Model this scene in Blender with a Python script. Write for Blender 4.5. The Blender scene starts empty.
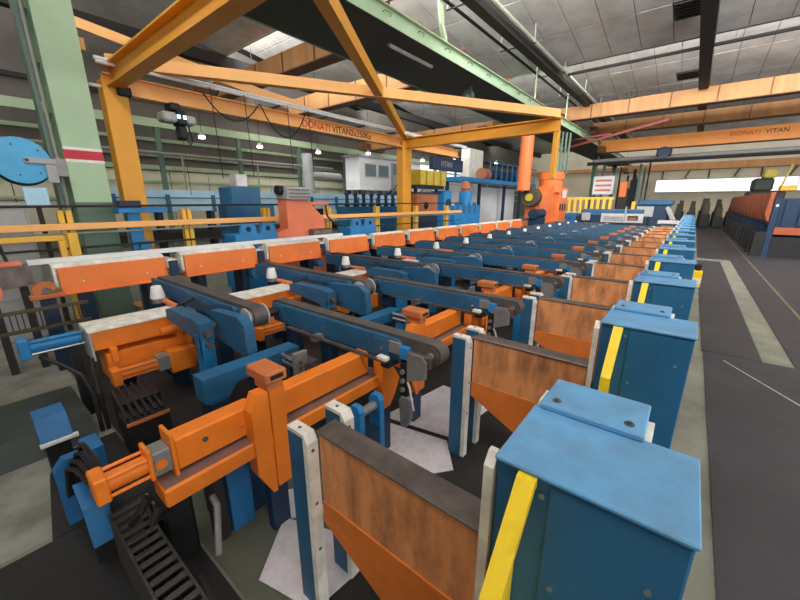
import bpy, bmesh, math, random
from mathutils import Vector, Matrix
random.seed(7)
S = bpy.context.scene
COL = S.collection
# ---------------------------------------------------------------- camera, world, lights, exposure
CAMZ = 1.75; FZ = -0.50                     # floor level below the machine datum
cam = bpy.data.cameras.new('camera'); co = bpy.data.objects.new('camera', cam); COL.objects.link(co)
cam.sensor_width = 36; cam.lens = 36 * 355 / 800; cam.clip_start = 0.02; cam.clip_end = 300
co.location = (0, 0, CAMZ); co.rotation_euler = (math.radians(90 - 15.4), 0, math.radians(38.7))
S.camera = co
w = bpy.data.worlds.new('overcast'); S.world = w; w.use_nodes = True
w.node_tree.nodes['Background'].inputs[0].default_value = (0.93, 0.97, 1.0, 1)
w.node_tree.nodes['Background'].inputs[1].default_value = 1.6
def area(name, loc, rot, sx, sy, power, col=(1, 0.98, 0.95)):
    l = bpy.data.lights.new(name, 'AREA'); l.shape = 'RECTANGLE'; l.size = sx; l.size_y = sy; l.energy = power; l.color = col
    o = bpy.data.objects.new(name, l); COL.objects.link(o); o.location = loc; o.rotation_euler = rot
    return o
# sawtooth roof: each tooth has a glazing band at its near, high end that faces down the hall; the right wall has a window band
TEETH = (-13.7, -1.7, 10.3, 22.3, 34.3, 46.3); TL = 12.0; ZLO = 8.7; ZHI = 10.5
for ty in TEETH:
    pw = {-13.7: 450, -1.7: 2100, 10.3: 3800, 22.3: 2600}.get(ty, 350)
    area('rooflight_glow', (3.6, ty + .25, (ZLO + ZHI) / 2 + .1), (math.radians(92), 0, 0), 24, 1.3, pw)
    area('rooflight_glow', (-15.6, ty + .25, (ZLO + ZHI) / 2 + .1), (math.radians(92), 0, 0), 12, 1.3, max(pw * .28, 300))
area('window_glow', (15.7, 10, 4.2), (0, math.radians(90), 0), 4, 40, 1700)
vs = S.view_settings
vs.view_transform = 'Standard'; vs.look = 'None'; vs.exposure = 0.1; vs.gamma = 1; vs.use_curve_mapping = False

# ---------------------------------------------------------------- materials
def lin(c):
    return tuple(((v / 255) / 12.92 if v / 255 <= 0.04045 else ((v / 255 + 0.055) / 1.055) ** 2.4) for v in c) + (1,)
MATS = {}
def mat(name, rgb, rough=0.5, metal=0.0, dirt=0.25, dirtcol=(45, 38, 32), scale=3.0, streak=False, bump=0.0, spec=0.4, thr=0.55, emit=None):
    m = bpy.data.materials.new(name); m.use_nodes = True; MATS[name] = m
    nt = m.node_tree; b = nt.nodes['Principled BSDF']; N = nt.nodes.new; L = nt.links.new
    b.inputs['Roughness'].default_value = rough; b.inputs['Metallic'].default_value = metal
    b.inputs['Specular IOR Level'].default_value = spec
    if emit:
        b.inputs['Emission Color'].default_value = lin(rgb); b.inputs['Emission Strength'].default_value = emit
    g = N('ShaderNodeNewGeometry'); mp = N('ShaderNodeMapping'); L(g.outputs['Position'], mp.inputs['Vector'])
    if streak: mp.inputs['Scale'].default_value = (1, 1, 0.12 if streak is True else streak)
    n1 = N('ShaderNodeTexNoise'); n1.inputs['Scale'].default_value = scale; n1.inputs['Detail'].default_value = 7; n1.inputs['Roughness'].default_value = 0.62
    L(mp.outputs[0], n1.inputs['Vector'])
    r1 = N('ShaderNodeValToRGB'); r1.color_ramp.elements[0].position = thr - 0.12; r1.color_ramp.elements[1].position = thr + 0.25
    r1.color_ramp.elements[0].color = (0, 0, 0, 1); r1.color_ramp.elements[1].color = (dirt, dirt, dirt, 1)
    L(n1.outputs['Fac'], r1.inputs[0])
    n2 = N('ShaderNodeTexNoise'); n2.inputs['Scale'].default_value = scale * 0.35; n2.inputs['Detail'].default_value = 3
    L(g.outputs['Position'], n2.inputs['Vector'])
    hs = N('ShaderNodeHueSaturation'); hs.inputs['Color'].default_value = lin(rgb)
    mr = N('ShaderNodeMapRange'); mr.inputs[3].default_value = 0.82; mr.inputs[4].default_value = 1.16
    L(n2.outputs['Fac'], mr.inputs[0]); L(mr.outputs[0], hs.inputs['Value'])
    mx = N('ShaderNodeMix'); mx.data_type = 'RGBA'
    L(r1.outputs[0], mx.inputs[0]); L(hs.outputs[0], mx.inputs[6]); mx.inputs[7].default_value = lin(dirtcol)
    L(mx.outputs[2], b.inputs['Base Color'])
    if bump:
        bp = N('ShaderNodeBump'); bp.inputs['Strength'].default_value = bump; bp.inputs['Distance'].default_value = 0.01
        L(n1.outputs['Fac'], bp.inputs['Height']); L(bp.outputs[0], b.inputs['Normal'])
    return m
mat('blue', (42, 104, 146), 0.45, dirt=0.3, dirtcol=(28, 40, 52))
mat('blue_top_lit', (100, 160, 204), 0.5, dirt=0.55, dirtcol=(96, 116, 136), scale=7, thr=0.5)  # cabinet blue with the overhead light painted in, plus scuffs
mat('arm_blue', (46, 98, 134), 0.5, dirt=0.4, dirtcol=(22, 32, 42), scale=4)
mat('pit_blue', (40, 110, 165), 0.5, dirt=0.5, dirtcol=(25, 35, 45), scale=4)
mat('bright_blue', (40, 130, 190), 0.45, dirt=0.3, dirtcol=(20, 40, 60))
mat('sky_blue', (184, 226, 248), 0.5, dirt=0.25, dirtcol=(70, 90, 110), scale=2)
mat('reel_blue', (84, 176, 226), 0.5, dirt=0.25, dirtcol=(40, 80, 120), scale=3)
mat('dark_blue', (24, 50, 78), 0.5, dirt=0.4, dirtcol=(15, 20, 28))
mat('orange', (240, 130, 38), 0.45, dirt=0.3, dirtcol=(120, 65, 35), scale=4)
mat('orange_dusty', (196, 112, 62), 0.7, dirt=0.5, dirtcol=(110, 80, 62), scale=5)
mat('dust', (128, 100, 92), 0.9, dirt=0.5, dirtcol=(90, 74, 68), scale=7)
mat('orange_trough', (246, 132, 62), 0.5, dirt=0.25, dirtcol=(160, 80, 50), scale=3)
mat('salmon', (232, 128, 92), 0.55, dirt=0.2, dirtcol=(150, 90, 70))
mat('orange_machine', (236, 124, 66), 0.45, dirt=0.3, dirtcol=(130, 70, 50))
mat('brown', (224, 150, 96), 0.6, dirt=1.0, dirtcol=(84, 46, 28), scale=7, streak=0.35, thr=0.55)
mat('brown_gusset', (222, 122, 50), 0.5, dirt=0.4, dirtcol=(110, 55, 28), scale=5)
mat('steel', (124, 114, 110), 0.45, 0.6, dirt=0.6, dirtcol=(66, 58, 54), scale=9, thr=0.45)
mat('grey_metal', (140, 140, 138), 0.45, 0.3, dirt=0.4, dirtcol=(70, 68, 66), scale=8)
mat('chrome', (205, 208, 212), 0.25, 0.9, dirt=0.2)
mat('pale_steel', (205, 205, 205), 0.4, 0.3, dirt=0.3, dirtcol=(140, 130, 125), scale=6)
mat('bar_white', (232, 234, 236), 0.35, 0.1, dirt=0.2, dirtcol=(170, 165, 160), scale=6)
mat('black', (26, 26, 28), 0.6, dirt=0.3, dirtcol=(50, 46, 42), scale=8)
mat('chain_grey', (66, 62, 58), 0.6, dirt=0.4, dirtcol=(36, 34, 32), scale=9)
mat('belt', (74, 72, 72), 0.55, 0.1, dirt=0.6, dirtcol=(112, 100, 92), scale=6, thr=0.45)
mat('rubber', (30, 30, 32), 0.5, dirt=0.2, dirtcol=(60, 58, 55))
mat('cream', (238, 235, 224), 0.5, dirt=0.5, dirtcol=(120, 108, 92), scale=8, thr=0.5)
mat('white', (232, 232, 228), 0.5, dirt=0.35, dirtcol=(150, 140, 128), scale=8)
mat('yellow', (248, 212, 40), 0.45, dirt=0.35, dirtcol=(120, 95, 30), scale=12, thr=0.62)
mat('crane_yellow', (228, 160, 48), 0.45, dirt=0.2, dirtcol=(170, 100, 40), scale=1.5)
mat('crane_lit_pale', (250, 186, 112), 0.5, dirt=0.15, dirtcol=(200, 130, 70), scale=1.5)  # crane yellow with side light painted in; also the guard rail's pale paint
mat('fence_yellow', (235, 185, 70), 0.5, dirt=0.3, dirtcol=(150, 110, 50))
mat('green', (172, 200, 166), 0.5, dirt=0.25, dirtcol=(110, 130, 105), scale=1.5)
mat('green_dark', (100, 124, 110), 0.55, dirt=0.4, dirtcol=(70, 90, 80), scale=3)
mat('green_pale', (176, 196, 160), 0.55, dirt=0.3, dirtcol=(130, 140, 115), scale=1)
mat('trench', (58, 66, 62), 0.6, dirt=0.5, dirtcol=(36, 40, 38), scale=4)
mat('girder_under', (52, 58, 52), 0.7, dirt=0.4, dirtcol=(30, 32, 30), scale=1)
mat('red', (196, 46, 62), 0.5, dirt=0.15)
mat('rust_dark', (78, 68, 52), 0.7, dirt=0.4)
mat('rust_red', (118, 48, 38), 0.6, dirt=0.4)
mat('crane_orange', (214, 136, 62), 0.5, dirt=0.3, dirtcol=(150, 90, 45), scale=1.5)
mat('tan_girder', (178, 128, 78), 0.6, dirt=0.55, dirtcol=(120, 82, 50), scale=2.2, streak=True, thr=0.48)
mat('tan_dark', (110, 74, 48), 0.7, dirt=0.4)
mat('ceiling_board', (206, 202, 198), 0.85, dirt=0.5, dirtcol=(120, 112, 104), scale=0.9, thr=0.5)
mat('ceiling_dark', (40, 38, 38), 0.8)
mat('beam_dark', (48, 46, 46), 0.7, dirt=0.3)
mat('pipe_grey', (150, 152, 140), 0.5, dirt=0.3)
mat('wall_cream', (222, 220, 196), 0.8, dirt=0.35, dirtcol=(160, 150, 125), scale=0.8)
mat('wall_grey', (112, 106, 100), 0.85, dirt=0.4, dirtcol=(70, 66, 62), scale=0.6)
mat('wall_tan', (196, 184, 160), 0.85, dirt=0.4, dirtcol=(150, 135, 112), scale=0.6)
mat('wall_white', (236, 238, 242), 0.8, dirt=0.2, dirtcol=(180, 180, 180), scale=0.6)
mat('concrete', (132, 132, 118), 0.85, dirt=0.6, dirtcol=(92, 90, 80), scale=3.5, bump=0.15, thr=0.48)
mat('concrete_old', (158, 156, 146), 0.85, dirt=0.75, dirtcol=(74, 72, 66), scale=2.2, bump=0.2, thr=0.46)
mat('floor_dark', (54, 52, 57), 0.6, dirt=0.5, dirtcol=(74, 69, 68), scale=2.2, bump=0.1, thr=0.5)
mat('pit_dark', (34, 33, 33), 0.55, dirt=0.5, dirtcol=(52, 52, 46), scale=4, bump=0.2)  # near-black floor, oily around the cable chain; same tone under the machine
mat('olive_floor', (96, 98, 84), 0.8, dirt=0.5, dirtcol=(62, 62, 50), scale=4, bump=0.1)
mat('sheet', (222, 218, 222), 0.45, 0.2, dirt=0.35, dirtcol=(150, 146, 150), scale=14)
mat('floor_line', (120, 106, 78), 0.8, dirt=0.5)
mat('lamp', (255, 255, 250), 0.5, dirt=0, emit=6)
mat('daylight', (240, 246, 255), 0.4, dirt=0, emit=1.0)
mat('hoist_glow', (190, 225, 255), 0.5, dirt=0, emit=2)
mat('glass', (120, 140, 150), 0.15, dirt=0.1, spec=0.6)
mat('text_red', (205, 40, 30), 0.6, dirt=0)
mat('text_dark', (66, 36, 50), 0.6, dirt=0)
mat('text_grey', (150, 150, 160), 0.6, dirt=0)
mat('tank_brown', (168, 104, 74), 0.6, dirt=0.3)
mat('olive_yellow', (190, 168, 60), 0.5, dirt=0.3)
mat('ash', (170, 172, 172), 0.6, dirt=0.35, dirtcol=(110, 110, 110))
mat('rack_orange', (158, 80, 46), 0.6, dirt=0.5, dirtcol=(110, 55, 35), scale=3)

# ---------------------------------------------------------------- geometry helpers (world coordinates; the root's place is taken off when linked)
class MB:
    def __init__(s): s.v = []; s.f = []
    def add(s, vs, fs):
        n = len(s.v); s.v += [tuple(p) for p in vs]; s.f += [tuple(i + n for i in f) for f in fs]; return s
    def box(s, x0, x1, y0, y1, z0, z1, b=0.0):
        if x0 > x1: x0, x1 = x1, x0
        if y0 > y1: y0, y1 = y1, y0
        if z0 > z1: z0, z1 = z1, z0
        b = min(b, (x1 - x0) * .45, (y1 - y0) * .45, (z1 - z0) * .45)
        if b <= 0:
            return s.add([(x0,y0,z0),(x1,y0,z0),(x1,y1,z0),(x0,y1,z0),(x0,y0,z1),(x1,y0,z1),(x1,y1,z1),(x0,y1,z1)],
                         [(3,2,1,0),(4,5,6,7),(0,1,5,4),(1,2,6,5),(2,3,7,6),(3,0,4,7)])
        bm = bmesh.new(); bmesh.ops.create_cube(bm, size=1)
        for v in bm.verts: v.co = Vector(((x0+x1)/2 + v.co.x*(x1-x0), (y0+y1)/2 + v.co.y*(y1-y0), (z0+z1)/2 + v.co.z*(z1-z0)))
        bmesh.ops.bevel(bm, geom=list(bm.edges), offset=b, segments=1, affect='EDGES', profile=0.5)
        s.bm(bm); return s
    def bm(s, bm):
        bm.verts.ensure_lookup_table(); bm.verts.index_update()
        s.add([v.co[:] for v in bm.verts], [[v.index for v in f.verts] for f in bm.faces]); bm.free()
    def prism(s, poly, ax, a, b):
        """polygon in the two other axes (x,y,z order), pushed along ax from a to b"""
        def P(u, v, t): return {'x': (t, u, v), 'y': (u, t, v), 'z': (u, v, t)}[ax]
        ar = sum(poly[i][0]*poly[(i+1) % len(poly)][1] - poly[(i+1) % len(poly)][0]*poly[i][1] for i in range(len(poly)))
        flip = (ar < 0) != (ax == 'y') 
        if flip: poly = poly[::-1]
        if a > b: a, b = b, a
        n = len(poly)
        vs = [P(u, v, a) for u, v in poly] + [P(u, v, b) for u, v in poly]
        fs = [tuple(range(n))[::-1], tuple(range(n, 2*n))] + [(i, (i+1) % n, n+(i+1) % n, n+i) for i in range(n)]
        return s.add(vs, fs)
    def tube(s, pts, r, n=10, r1=None, caps=True):
        pts = [Vector(p) for p in pts]; m = len(pts); rings = []
        up = None
        for i, p in enumerate(pts):
            d = (pts[min(i+1, m-1)] - pts[max(i-1, 0)]).normalized()
            if up is None:
                up = Vector((0, 0, 1)) if abs(d.z) < .9 else Vector((0, 1, 0))
            a = d.cross(up).normalized(); c = a.cross(d).normalized(); up = c
            rr = r if r1 is None else r + (r1 - r) * i / (m - 1)
            rings.append([p + a*math.cos(t*2*math.pi/n)*rr + c*math.sin(t*2*math.pi/n)*rr for t in range(n)])
        vs = [v for g in rings for v in g]; fs = []
        for i in range(m-1):
            for t in range(n):
                fs.append((i*n+t, (i+1)*n+t, (i+1)*n+(t+1) % n, i*n+(t+1) % n)[::-1])
        if caps: fs += [tuple(range(n))[::-1][::-1], tuple(range((m-1)*n, m*n))[::-1]]
        return s.add(vs, fs)
    def cyl(s, p0, p1, r, n=16, r1=None): return s.tube([p0, p1], r, n, r1)
    def bar(s, p0, p1, w, h, up=(0, 0, 1)):
        """rectangular bar between two points: w sideways, h along up"""
        p0 = Vector(p0); p1 = Vector(p1); d = (p1-p0).normalized(); a = d.cross(Vector(up)).normalized(); c = a.cross(d)
        q = [(-1,-1),(1,-1),(1,1),(-1,1)]
        vs = [p + a*(i*w/2) + c*(j*h/2) for p in (p0, p1) for i, j in q]
        return s.add(vs, [(0,1,2,3),(7,6,5,4),(0,4,5,1),(1,5,6,2),(2,6,7,3),(3,7,4,0)])
    def lathe(s, c, prof, n=20, ax='z'):
        vs = []; fs = []
        for r, h in prof:
            for t in range(n):
                u, v = r*math.cos(t*2*math.pi/n), r*math.sin(t*2*math.pi/n)
                vs.append({'z': (c[0]+u, c[1]+v, c[2]+h), 'y': (c[0]+v, c[1]+h, c[2]+u), 'x': (c[0]+h, c[1]+u, c[2]+v)}[ax])
        m = len(prof)
        for i in range(m-1):
            for t in range(n): fs.append((i*n+t, i*n+(t+1) % n, (i+1)*n+(t+1) % n, (i+1)*n+t))
        fs += [tuple(range(n))[::-1], tuple(range((m-1)*n, m*n))]
        return s.add(vs, fs)
    def obj(s, name, m, parent=None, label=None):
        root = parent
        while root is not None and root.parent is not None: root = root.parent
        if root is not None: L = Vector(root.location)
        else:
            xs, ys, zs = zip(*s.v); L = Vector(((min(xs)+max(xs))/2, (min(ys)+max(ys))/2, min(zs)))
        me = bpy.data.meshes.new(name); me.from_pydata([tuple(Vector(p) - L) for p in s.v], [], s.f); me.validate()
        bm = bmesh.new(); bm.from_mesh(me); bmesh.ops.recalc_face_normals(bm, faces=bm.faces); bm.to_mesh(me); bm.free()
        me.shade_smooth(); me.set_sharp_from_angle(angle=math.radians(26))
        me.materials.append(MATS[m])
        o = bpy.data.objects.new(name, me); COL.objects.link(o)
        if parent is not None: o.parent = parent
        else: o.location = L
        if label: o['label'] = label
        return o
def B(*a, b=0.0): return MB().box(*a, b=b)
def tag(o, label, cat, group=None):
    o['label'] = label; o['category'] = cat
    if group: o['group'] = group
    return o
def thing(name, label, cat, loc, group=None):
    o = bpy.data.objects.new(name, None); COL.objects.link(o); o.location = loc; o.empty_display_size = 0.1
    return tag(o, label, cat, group)
def struct(name, mb, m, parent=None):
    o = mb.obj(name, m, parent)
    if parent is None: o['kind'] = 'structure'
    return o
def piece(name, me, parent, loc, rot=None):
    o = bpy.data.objects.new(name, me); COL.objects.link(o); o.parent = parent; o.location = loc
    if rot: o.rotation_euler = rot
    return o
def copy_tree(o, parent=None):
    c = o.copy(); COL.objects.link(c); c.parent = parent
    for ch in list(o.children): copy_tree(ch, c)
    return c
ORD = 'first second third fourth fifth sixth seventh eighth ninth tenth eleventh twelfth thirteenth fourteenth fifteenth sixteenth seventeenth'.split()
def row(root, n, pitch, label=None, start=1):
    out = [root]
    for i in range(start, n):
        c = copy_tree(root); c.location = Vector(root.location) + Vector((0, pitch*i, 0))
        if label: c['label'] = label.replace('{n}', ORD[i])
        out.append(c)
    return out
def text(s, name, m, parent, origin, xdir, updir, size, label=None):
    cu = bpy.data.curves.new(name, 'FONT'); cu.body = s; cu.size = size; cu.extrude = 0.002
    t = bpy.data.objects.new(name, cu); COL.objects.link(t)
    bpy.context.view_layer.update()
    me = bpy.data.meshes.new_from_object(t.evaluated_get(bpy.context.evaluated_depsgraph_get()))
    bpy.data.objects.remove(t); bpy.data.curves.remove(cu)
    x = Vector(xdir).normalized(); u = Vector(updir).normalized(); nn = x.cross(u)
    M = Matrix((x, u, nn)).transposed()
    root = parent
    while root.parent is not None: root = root.parent
    for v in me.vertices: v.co = M @ v.co + Vector(origin) - Vector(root.location)
    me.materials.clear(); me.materials.append(MATS[m])
    o = bpy.data.objects.new(name, me); COL.objects.link(o); o.parent = parent
    if label: o['label'] = label
    return o
P = 1.635                                   # bay pitch of the whole machine
# ================================================================ SETTING
floor = struct('floor', B(-24, 17, -16, 64, FZ-0.3, FZ), 'concrete')
WIN = (3.1, 4.62)
wl = struct('wall_left', B(-22.6, -22.3, -16, 64, FZ, 11), 'wall_grey')
wf = struct('wall_far', B(-22.3, 17, 62, 62.3, FZ, WIN[0]).box(-22.3, 17, 62, 62.3, WIN[1], 11).box(-22.3, -4.6, 62, 62.3, WIN[0], WIN[1]), 'wall_tan')
wr = struct('wall_right', B(16, 16.3, -16, 64, FZ, 2.0).box(16, 16.3, -16, 64, 6.4, 11), 'wall_tan')
struct('wall_back', B(-22.6, 16.3, -16.3, -16, FZ, 11), 'wall_tan')
# far window band: sill, head and mullions; the opening shows the white sky
wb = struct('window_1', B(-4.6, 17, 61.9, 62.3, WIN[0]-.1, WIN[0]).box(-4.6, 17, 61.9, 62.3, WIN[1], WIN[1]+.1), 'ash')
for k in range(1, 8): B(-4.6+2.7*k-.03, -4.6+2.7*k+.03, 61.95, 62.2, WIN[0], WIN[1]).obj('mullion', 'white', wb)
wg = struct('window_2', B(15.95, 16.3, -16, 64, 1.9, 2.0).box(15.95, 16.3, -16, 64, 6.4, 6.5), 'ash')
for k in range(26): B(15.98, 16.2, -15+3*k, -14.92+3*k, 2.0, 6.4).obj('mullion', 'ash', wg)
# far wall: upper beam and braces
struct('trim_1', B(-22.3, 17, 61.6, 62, 6.0, 6.5), 'tan_girder')
for k in range(9):
    MB().bar((-4+2.4*k, 61.8, 4.8), (-4+2.4*k+(.5 if k % 2 else 0), 61.8, 6.0), .14, .14, (0, 1, 0)).obj('strut', 'beam_dark', wf)
# left wall cladding: sheets with joints, rails and posts
clad = bpy.data.meshes.new('cladding_sheet'); bmx = bmesh.new(); bmesh.ops.create_cube(bmx, size=1)
for v in bmx.verts: v.co = Vector((v.co.x*.05, v.co.y*1.96, v.co.z*1.5))
bmx.to_mesh(clad); bmx.free(); clad.materials.append(MATS['wall_cream'])
for j, zc in enumerate((1.05, 2.58)):
    for k in range(26): piece('cladding_sheet', clad, wl, Vector((-22.26, 1+2.0*k, zc)) - Vector(wl.location))
win = struct('window_20', B(-22.2, -22.1, 24, 40, 3.5, 3.65).box(-22.2, -22.1, 24, 40, 5.4, 5.55), 'ash')
for k in range(8): B(-22.2, -22.16, 24.05+2*k, 25.9+2*k, 3.65, 5.4).obj('pane', 'daylight', win)
for zz, h, mm in ((2.75, .1, 'green_pale'), (4.75, .16, 'green_pale'), (1.9, .1, 'green_pale'), (3.38, .22, 'green_pale'), (4.0, .12, 'pipe_grey'), (6.6, .18, 'beam_dark')):
    struct('trim_2', B(-22.2, -22.05, -10, 61.5, zz, zz+h), mm)
# ceiling: sawtooth slopes with boards and open joints, glazing bars, valley beams
ceil = struct('ceiling', MB(), 'ceiling_dark') if False else None
cm = MB()
for ty in TEETH:
    cm.prism([(ty, ZHI+.06), (ty+TL, ZLO+.06), (ty+TL, ZLO+.2), (ty, ZHI+.2)], 'x', -22.3, 16)
ceil = struct('ceiling', cm, 'ceiling_dark')
for n, ty in enumerate(TEETH):
    wn = struct('window_%d' % (3+n), B(-22.3, 16, ty-.05, ty+.05, ZHI, ZHI+.15).box(-22.3, 16, ty-.05, ty+.05, ZLO, ZLO+.15), 'ash')
    for k in range(16): B(-22+2.4*k, -21.92+2.4*k, ty-.04, ty+.04, ZLO+.15, ZHI).obj('glazing_bar', 'ash', wn)
SL = math.atan2(ZLO-ZHI, TL)
board = bpy.data.meshes.new('ceiling_board'); bmx = bmesh.new(); bmesh.ops.create_cube(bmx, size=1)
for v in bmx.verts: v.co = Vector((v.co.x*1.20, v.co.y*2.97, v.co.z*.05))
bmx.to_mesh(board); bmx.free(); board.materials.append(MATS['ceiling_board'])
cells = []
for i in range(-17, 13):
    for j in range(0, 20):
        x, y = -.1 + 1.225*i, -1.7 + 1.5 + 3.0*j
        if y > 57: continue
        cells.append((math.hypot(x+4, y) + (1000 if y < 4 else 0), x, y))
cells.sort(); far = MB()
def ceilz(y): return ZHI + (ZLO-ZHI)*((y+1.7) % TL)/TL
for n, (d, x, y) in enumerate(cells):
    zz = ceilz(y) + .03 + (0.006 if (n*7) % 3 else 0)
    if n < 300: piece('ceiling_board', board, ceil, Vector((x, y, zz)) - Vector(ceil.location), (SL, 0, 0))
    else: far.prism([(y-1.48, ceilz(y)+1.48*.15+.005), (y+1.48, ceilz(y)-1.48*.15+.005), (y+1.48, ceilz(y)-1.48*.15+.05), (y-1.48, ceilz(y)+1.48*.15+.05)], 'x', x-.6, x+.6)
fb = far.obj('ceiling_boards', 'ceiling_board', ceil); fb['kind'] = 'stuff'
for xx, hw in ((-.72, .24), (-7.0, .2), (-13.2, .2), (-19.4, .2), (10.5, .2)):
    struct('trim_3', B(xx-hw, xx+hw, -16, 58, ZLO-.5, ZLO-.02), 'beam_dark')
# aisle floor plates (dark) leaving the light concrete strip bare
for k, (a, b_, c, d) in enumerate(((.485, 15, -6, 6.98), (.465, 1.15, 7.0, 18.5), (1.49, 15, 7.0, 37.3), (.46, 1.48, 19.3, 37.3), (.46, 15, 37.32, 61))):
    struct('trim_4', B(a, b_, c, d, FZ, FZ+.012), 'floor_dark')
struct('trim_5', B(2.0, 2.045, 7.7, 37, FZ+.012, FZ+.016), 'floor_line')
MB().bar((.71, 6.7, FZ+.013), (2.1, 4.3, FZ+.013), .014, .004).obj('trim_6', 'pale_steel')['kind'] = 'structure'
struct('trim_7', B(-3.05, -1.5, -4, .62, FZ, FZ+.01), 'pit_dark')
struct('trim_12', MB().prism([(-3.06, .0), (-3.9, .1), (-4.2, .22), (-4.2, .63), (-3.06, .63)], 'z', FZ+.005, FZ+.009), 'pit_dark')
struct('trim_13', B(-1.45, .13, .1, 30, FZ, FZ+.006), 'pit_dark')  # near-black sheet below cabinets and dividers
struct('trim_8', B(-2.98, -1.46, .64, 1.9, FZ, FZ+.006), 'olive_floor')
struct('trim_10', B(-2.98, -1.46, 1.92, 26, FZ, FZ+.006), 'pit_dark')
struct('trim_11', B(-7.6, -3.0, .64, 26, FZ, FZ+.007), 'pit_dark')  # near-black sheet below arms, lifting beams and troughs
struct('trim_9', B(-12, -3.1, -4, .62, FZ, FZ+.005), 'concrete_old')

# ================================================================ FOREGROUND: blue cabinets along the aisle
def cabinet():
    y = .92
    t = thing('hopper_cabinet', 'blue steel cabinet with scuffed blue top painted as lit closest to the cable chain', 'cabinet', (-.1, y+.2, FZ), 'blue cabinets along the aisle')
    B(-.345, .135, y, y+.35, FZ, .985, b=.004).obj('body', 'blue', t)
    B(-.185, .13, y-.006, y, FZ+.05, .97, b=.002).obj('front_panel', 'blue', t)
    B(-.352, .142, y-.014, y+.36, .985, 1.0, b=.004).obj('top_plate', 'blue_top_lit', t)
    B(-.30, -.02, y+.35, y+.55, FZ, .985).obj('rear_body', 'blue', t)
    l = B(-.332, .0, y+.335, y+.575, 1.0, 1.024, b=.005).obj('lid', 'blue_top_lit', t)
    for bx in (-.283, -.049):
        MB().cyl((bx, y+.385, 1.023), (bx, y+.385, 1.027), .016, 14).cyl((bx, y+.385, 1.027), (bx, y+.385, 1.034), .008, 6).obj('bolt', 'steel', l)
    for x0, x1 in ((-.002, .02), (-.352, -.33)):
        MB().prism([(y+.36, .60), (y+.55, .60), (y+.55, .93), (y+.53, .975), (y+.50, .995), (y+.41, .995), (y+.38, .975), (y+.36, .93)], 'x', x0, x1).obj('edge_pad', 'cream', t)
    MB().prism([(y-.012, FZ), (y+.04, FZ), (y+.04, .985), (y+.02, .985), (y-.012, .945)], 'x', -.386, -.353).obj('wear_strip', 'cream', t)
    br = MB().prism([(y-.006, .983), (y-.03, .983), (y-.25, .72), (y-.25, .05), (y-.235, .05), (y-.235, .712), (y-.02, .95), (y-.006, .95)], 'x', -.275, -.222).obj('bracket', 'yellow', t)
    MB().prism([(y-.006, .95), (y-.02, .95), (y-.235, .712), (y-.235, .05), (y-.006, .05)], 'x', -.275, -.263).obj('bracket_web', 'yellow', br)
    for bx, bz in ((-.205, .93), (-.15, .62), (.07, .80)):
        MB().lathe((bx, y-.012, bz), [(.009, 0), (.007, .007)], 10, 'y').obj('bolt', 'grey_metal', t)
    return t
row(cabinet(), 17, P, '{n} blue steel cabinet with yellow bracket counted from the cable chain end')

# ================================================================ divider stands: brown panel, steel cap, orange gusset, two posts
def divider():
    y = .93
    t = thing('divider_stand', 'rusty brown divider panel between white edged posts closest to the cable chain', 'divider', (-.85, y, FZ), 'brown dividers beside the cabinets')
    B(-1.255, -.395, y, y+.115, .24, .645).obj('panel', 'brown', t)
    B(-1.262, -.39, y-.008, y+.125, .645, .66, b=.004).obj('cap', 'steel', t)
    MB().prism([(-1.255, .25), (-.395, .25), (-.395, -.2), (-.62, -.2), (-1.255, .12)], 'y', y-.008, y+.0).obj('gusset', 'brown_gusset', t)
    MB().prism([(-1.255, .24), (-.395, .24), (-.395, -.19), (-.62, -.19), (-1.255, .125)], 'y', y+.0, y+.11).obj('gusset_core', 'brown_gusset', t)
    B(-.62, -.42, y+.01, y+.1, FZ, -.18).obj('foot', 'dark_blue', t)
    for y0, y1 in ((y-.068, y-.004), (y+.175, y+.245)):
        p = B(-1.425, -1.30, y0, y1, FZ, .64, b=.003).obj('post', 'arm_blue', t)
        s = MB().prism([(-1.30, FZ), (-1.266, FZ), (-1.266, .615), (-1.292, .662), (-1.425, .662), (-1.425, .642), (-1.30, .642)], 'y', y0, y1).obj('wear_strip', 'cream', p)
        for bz in (.57, .25, -.05):
            MB().lathe((-1.267, (y0+y1)/2, bz), [(.010, 0), (.010, .003)], 10, 'x').obj('bolt', 'steel', p)
        MB().lathe((-1.36, (y0+y1)/2, .661), [(.010, 0), (.010, .003)], 10).obj('bolt', 'steel', p)
    MB().cyl((-1.33, y-.01, .6), (-1.33, y+.18, .6), .012, 10).obj('tie_rod', 'steel', t)
    return t
row(divider(), 13, P, '{n} rusty brown divider panel counted from the cable chain end')

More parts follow.
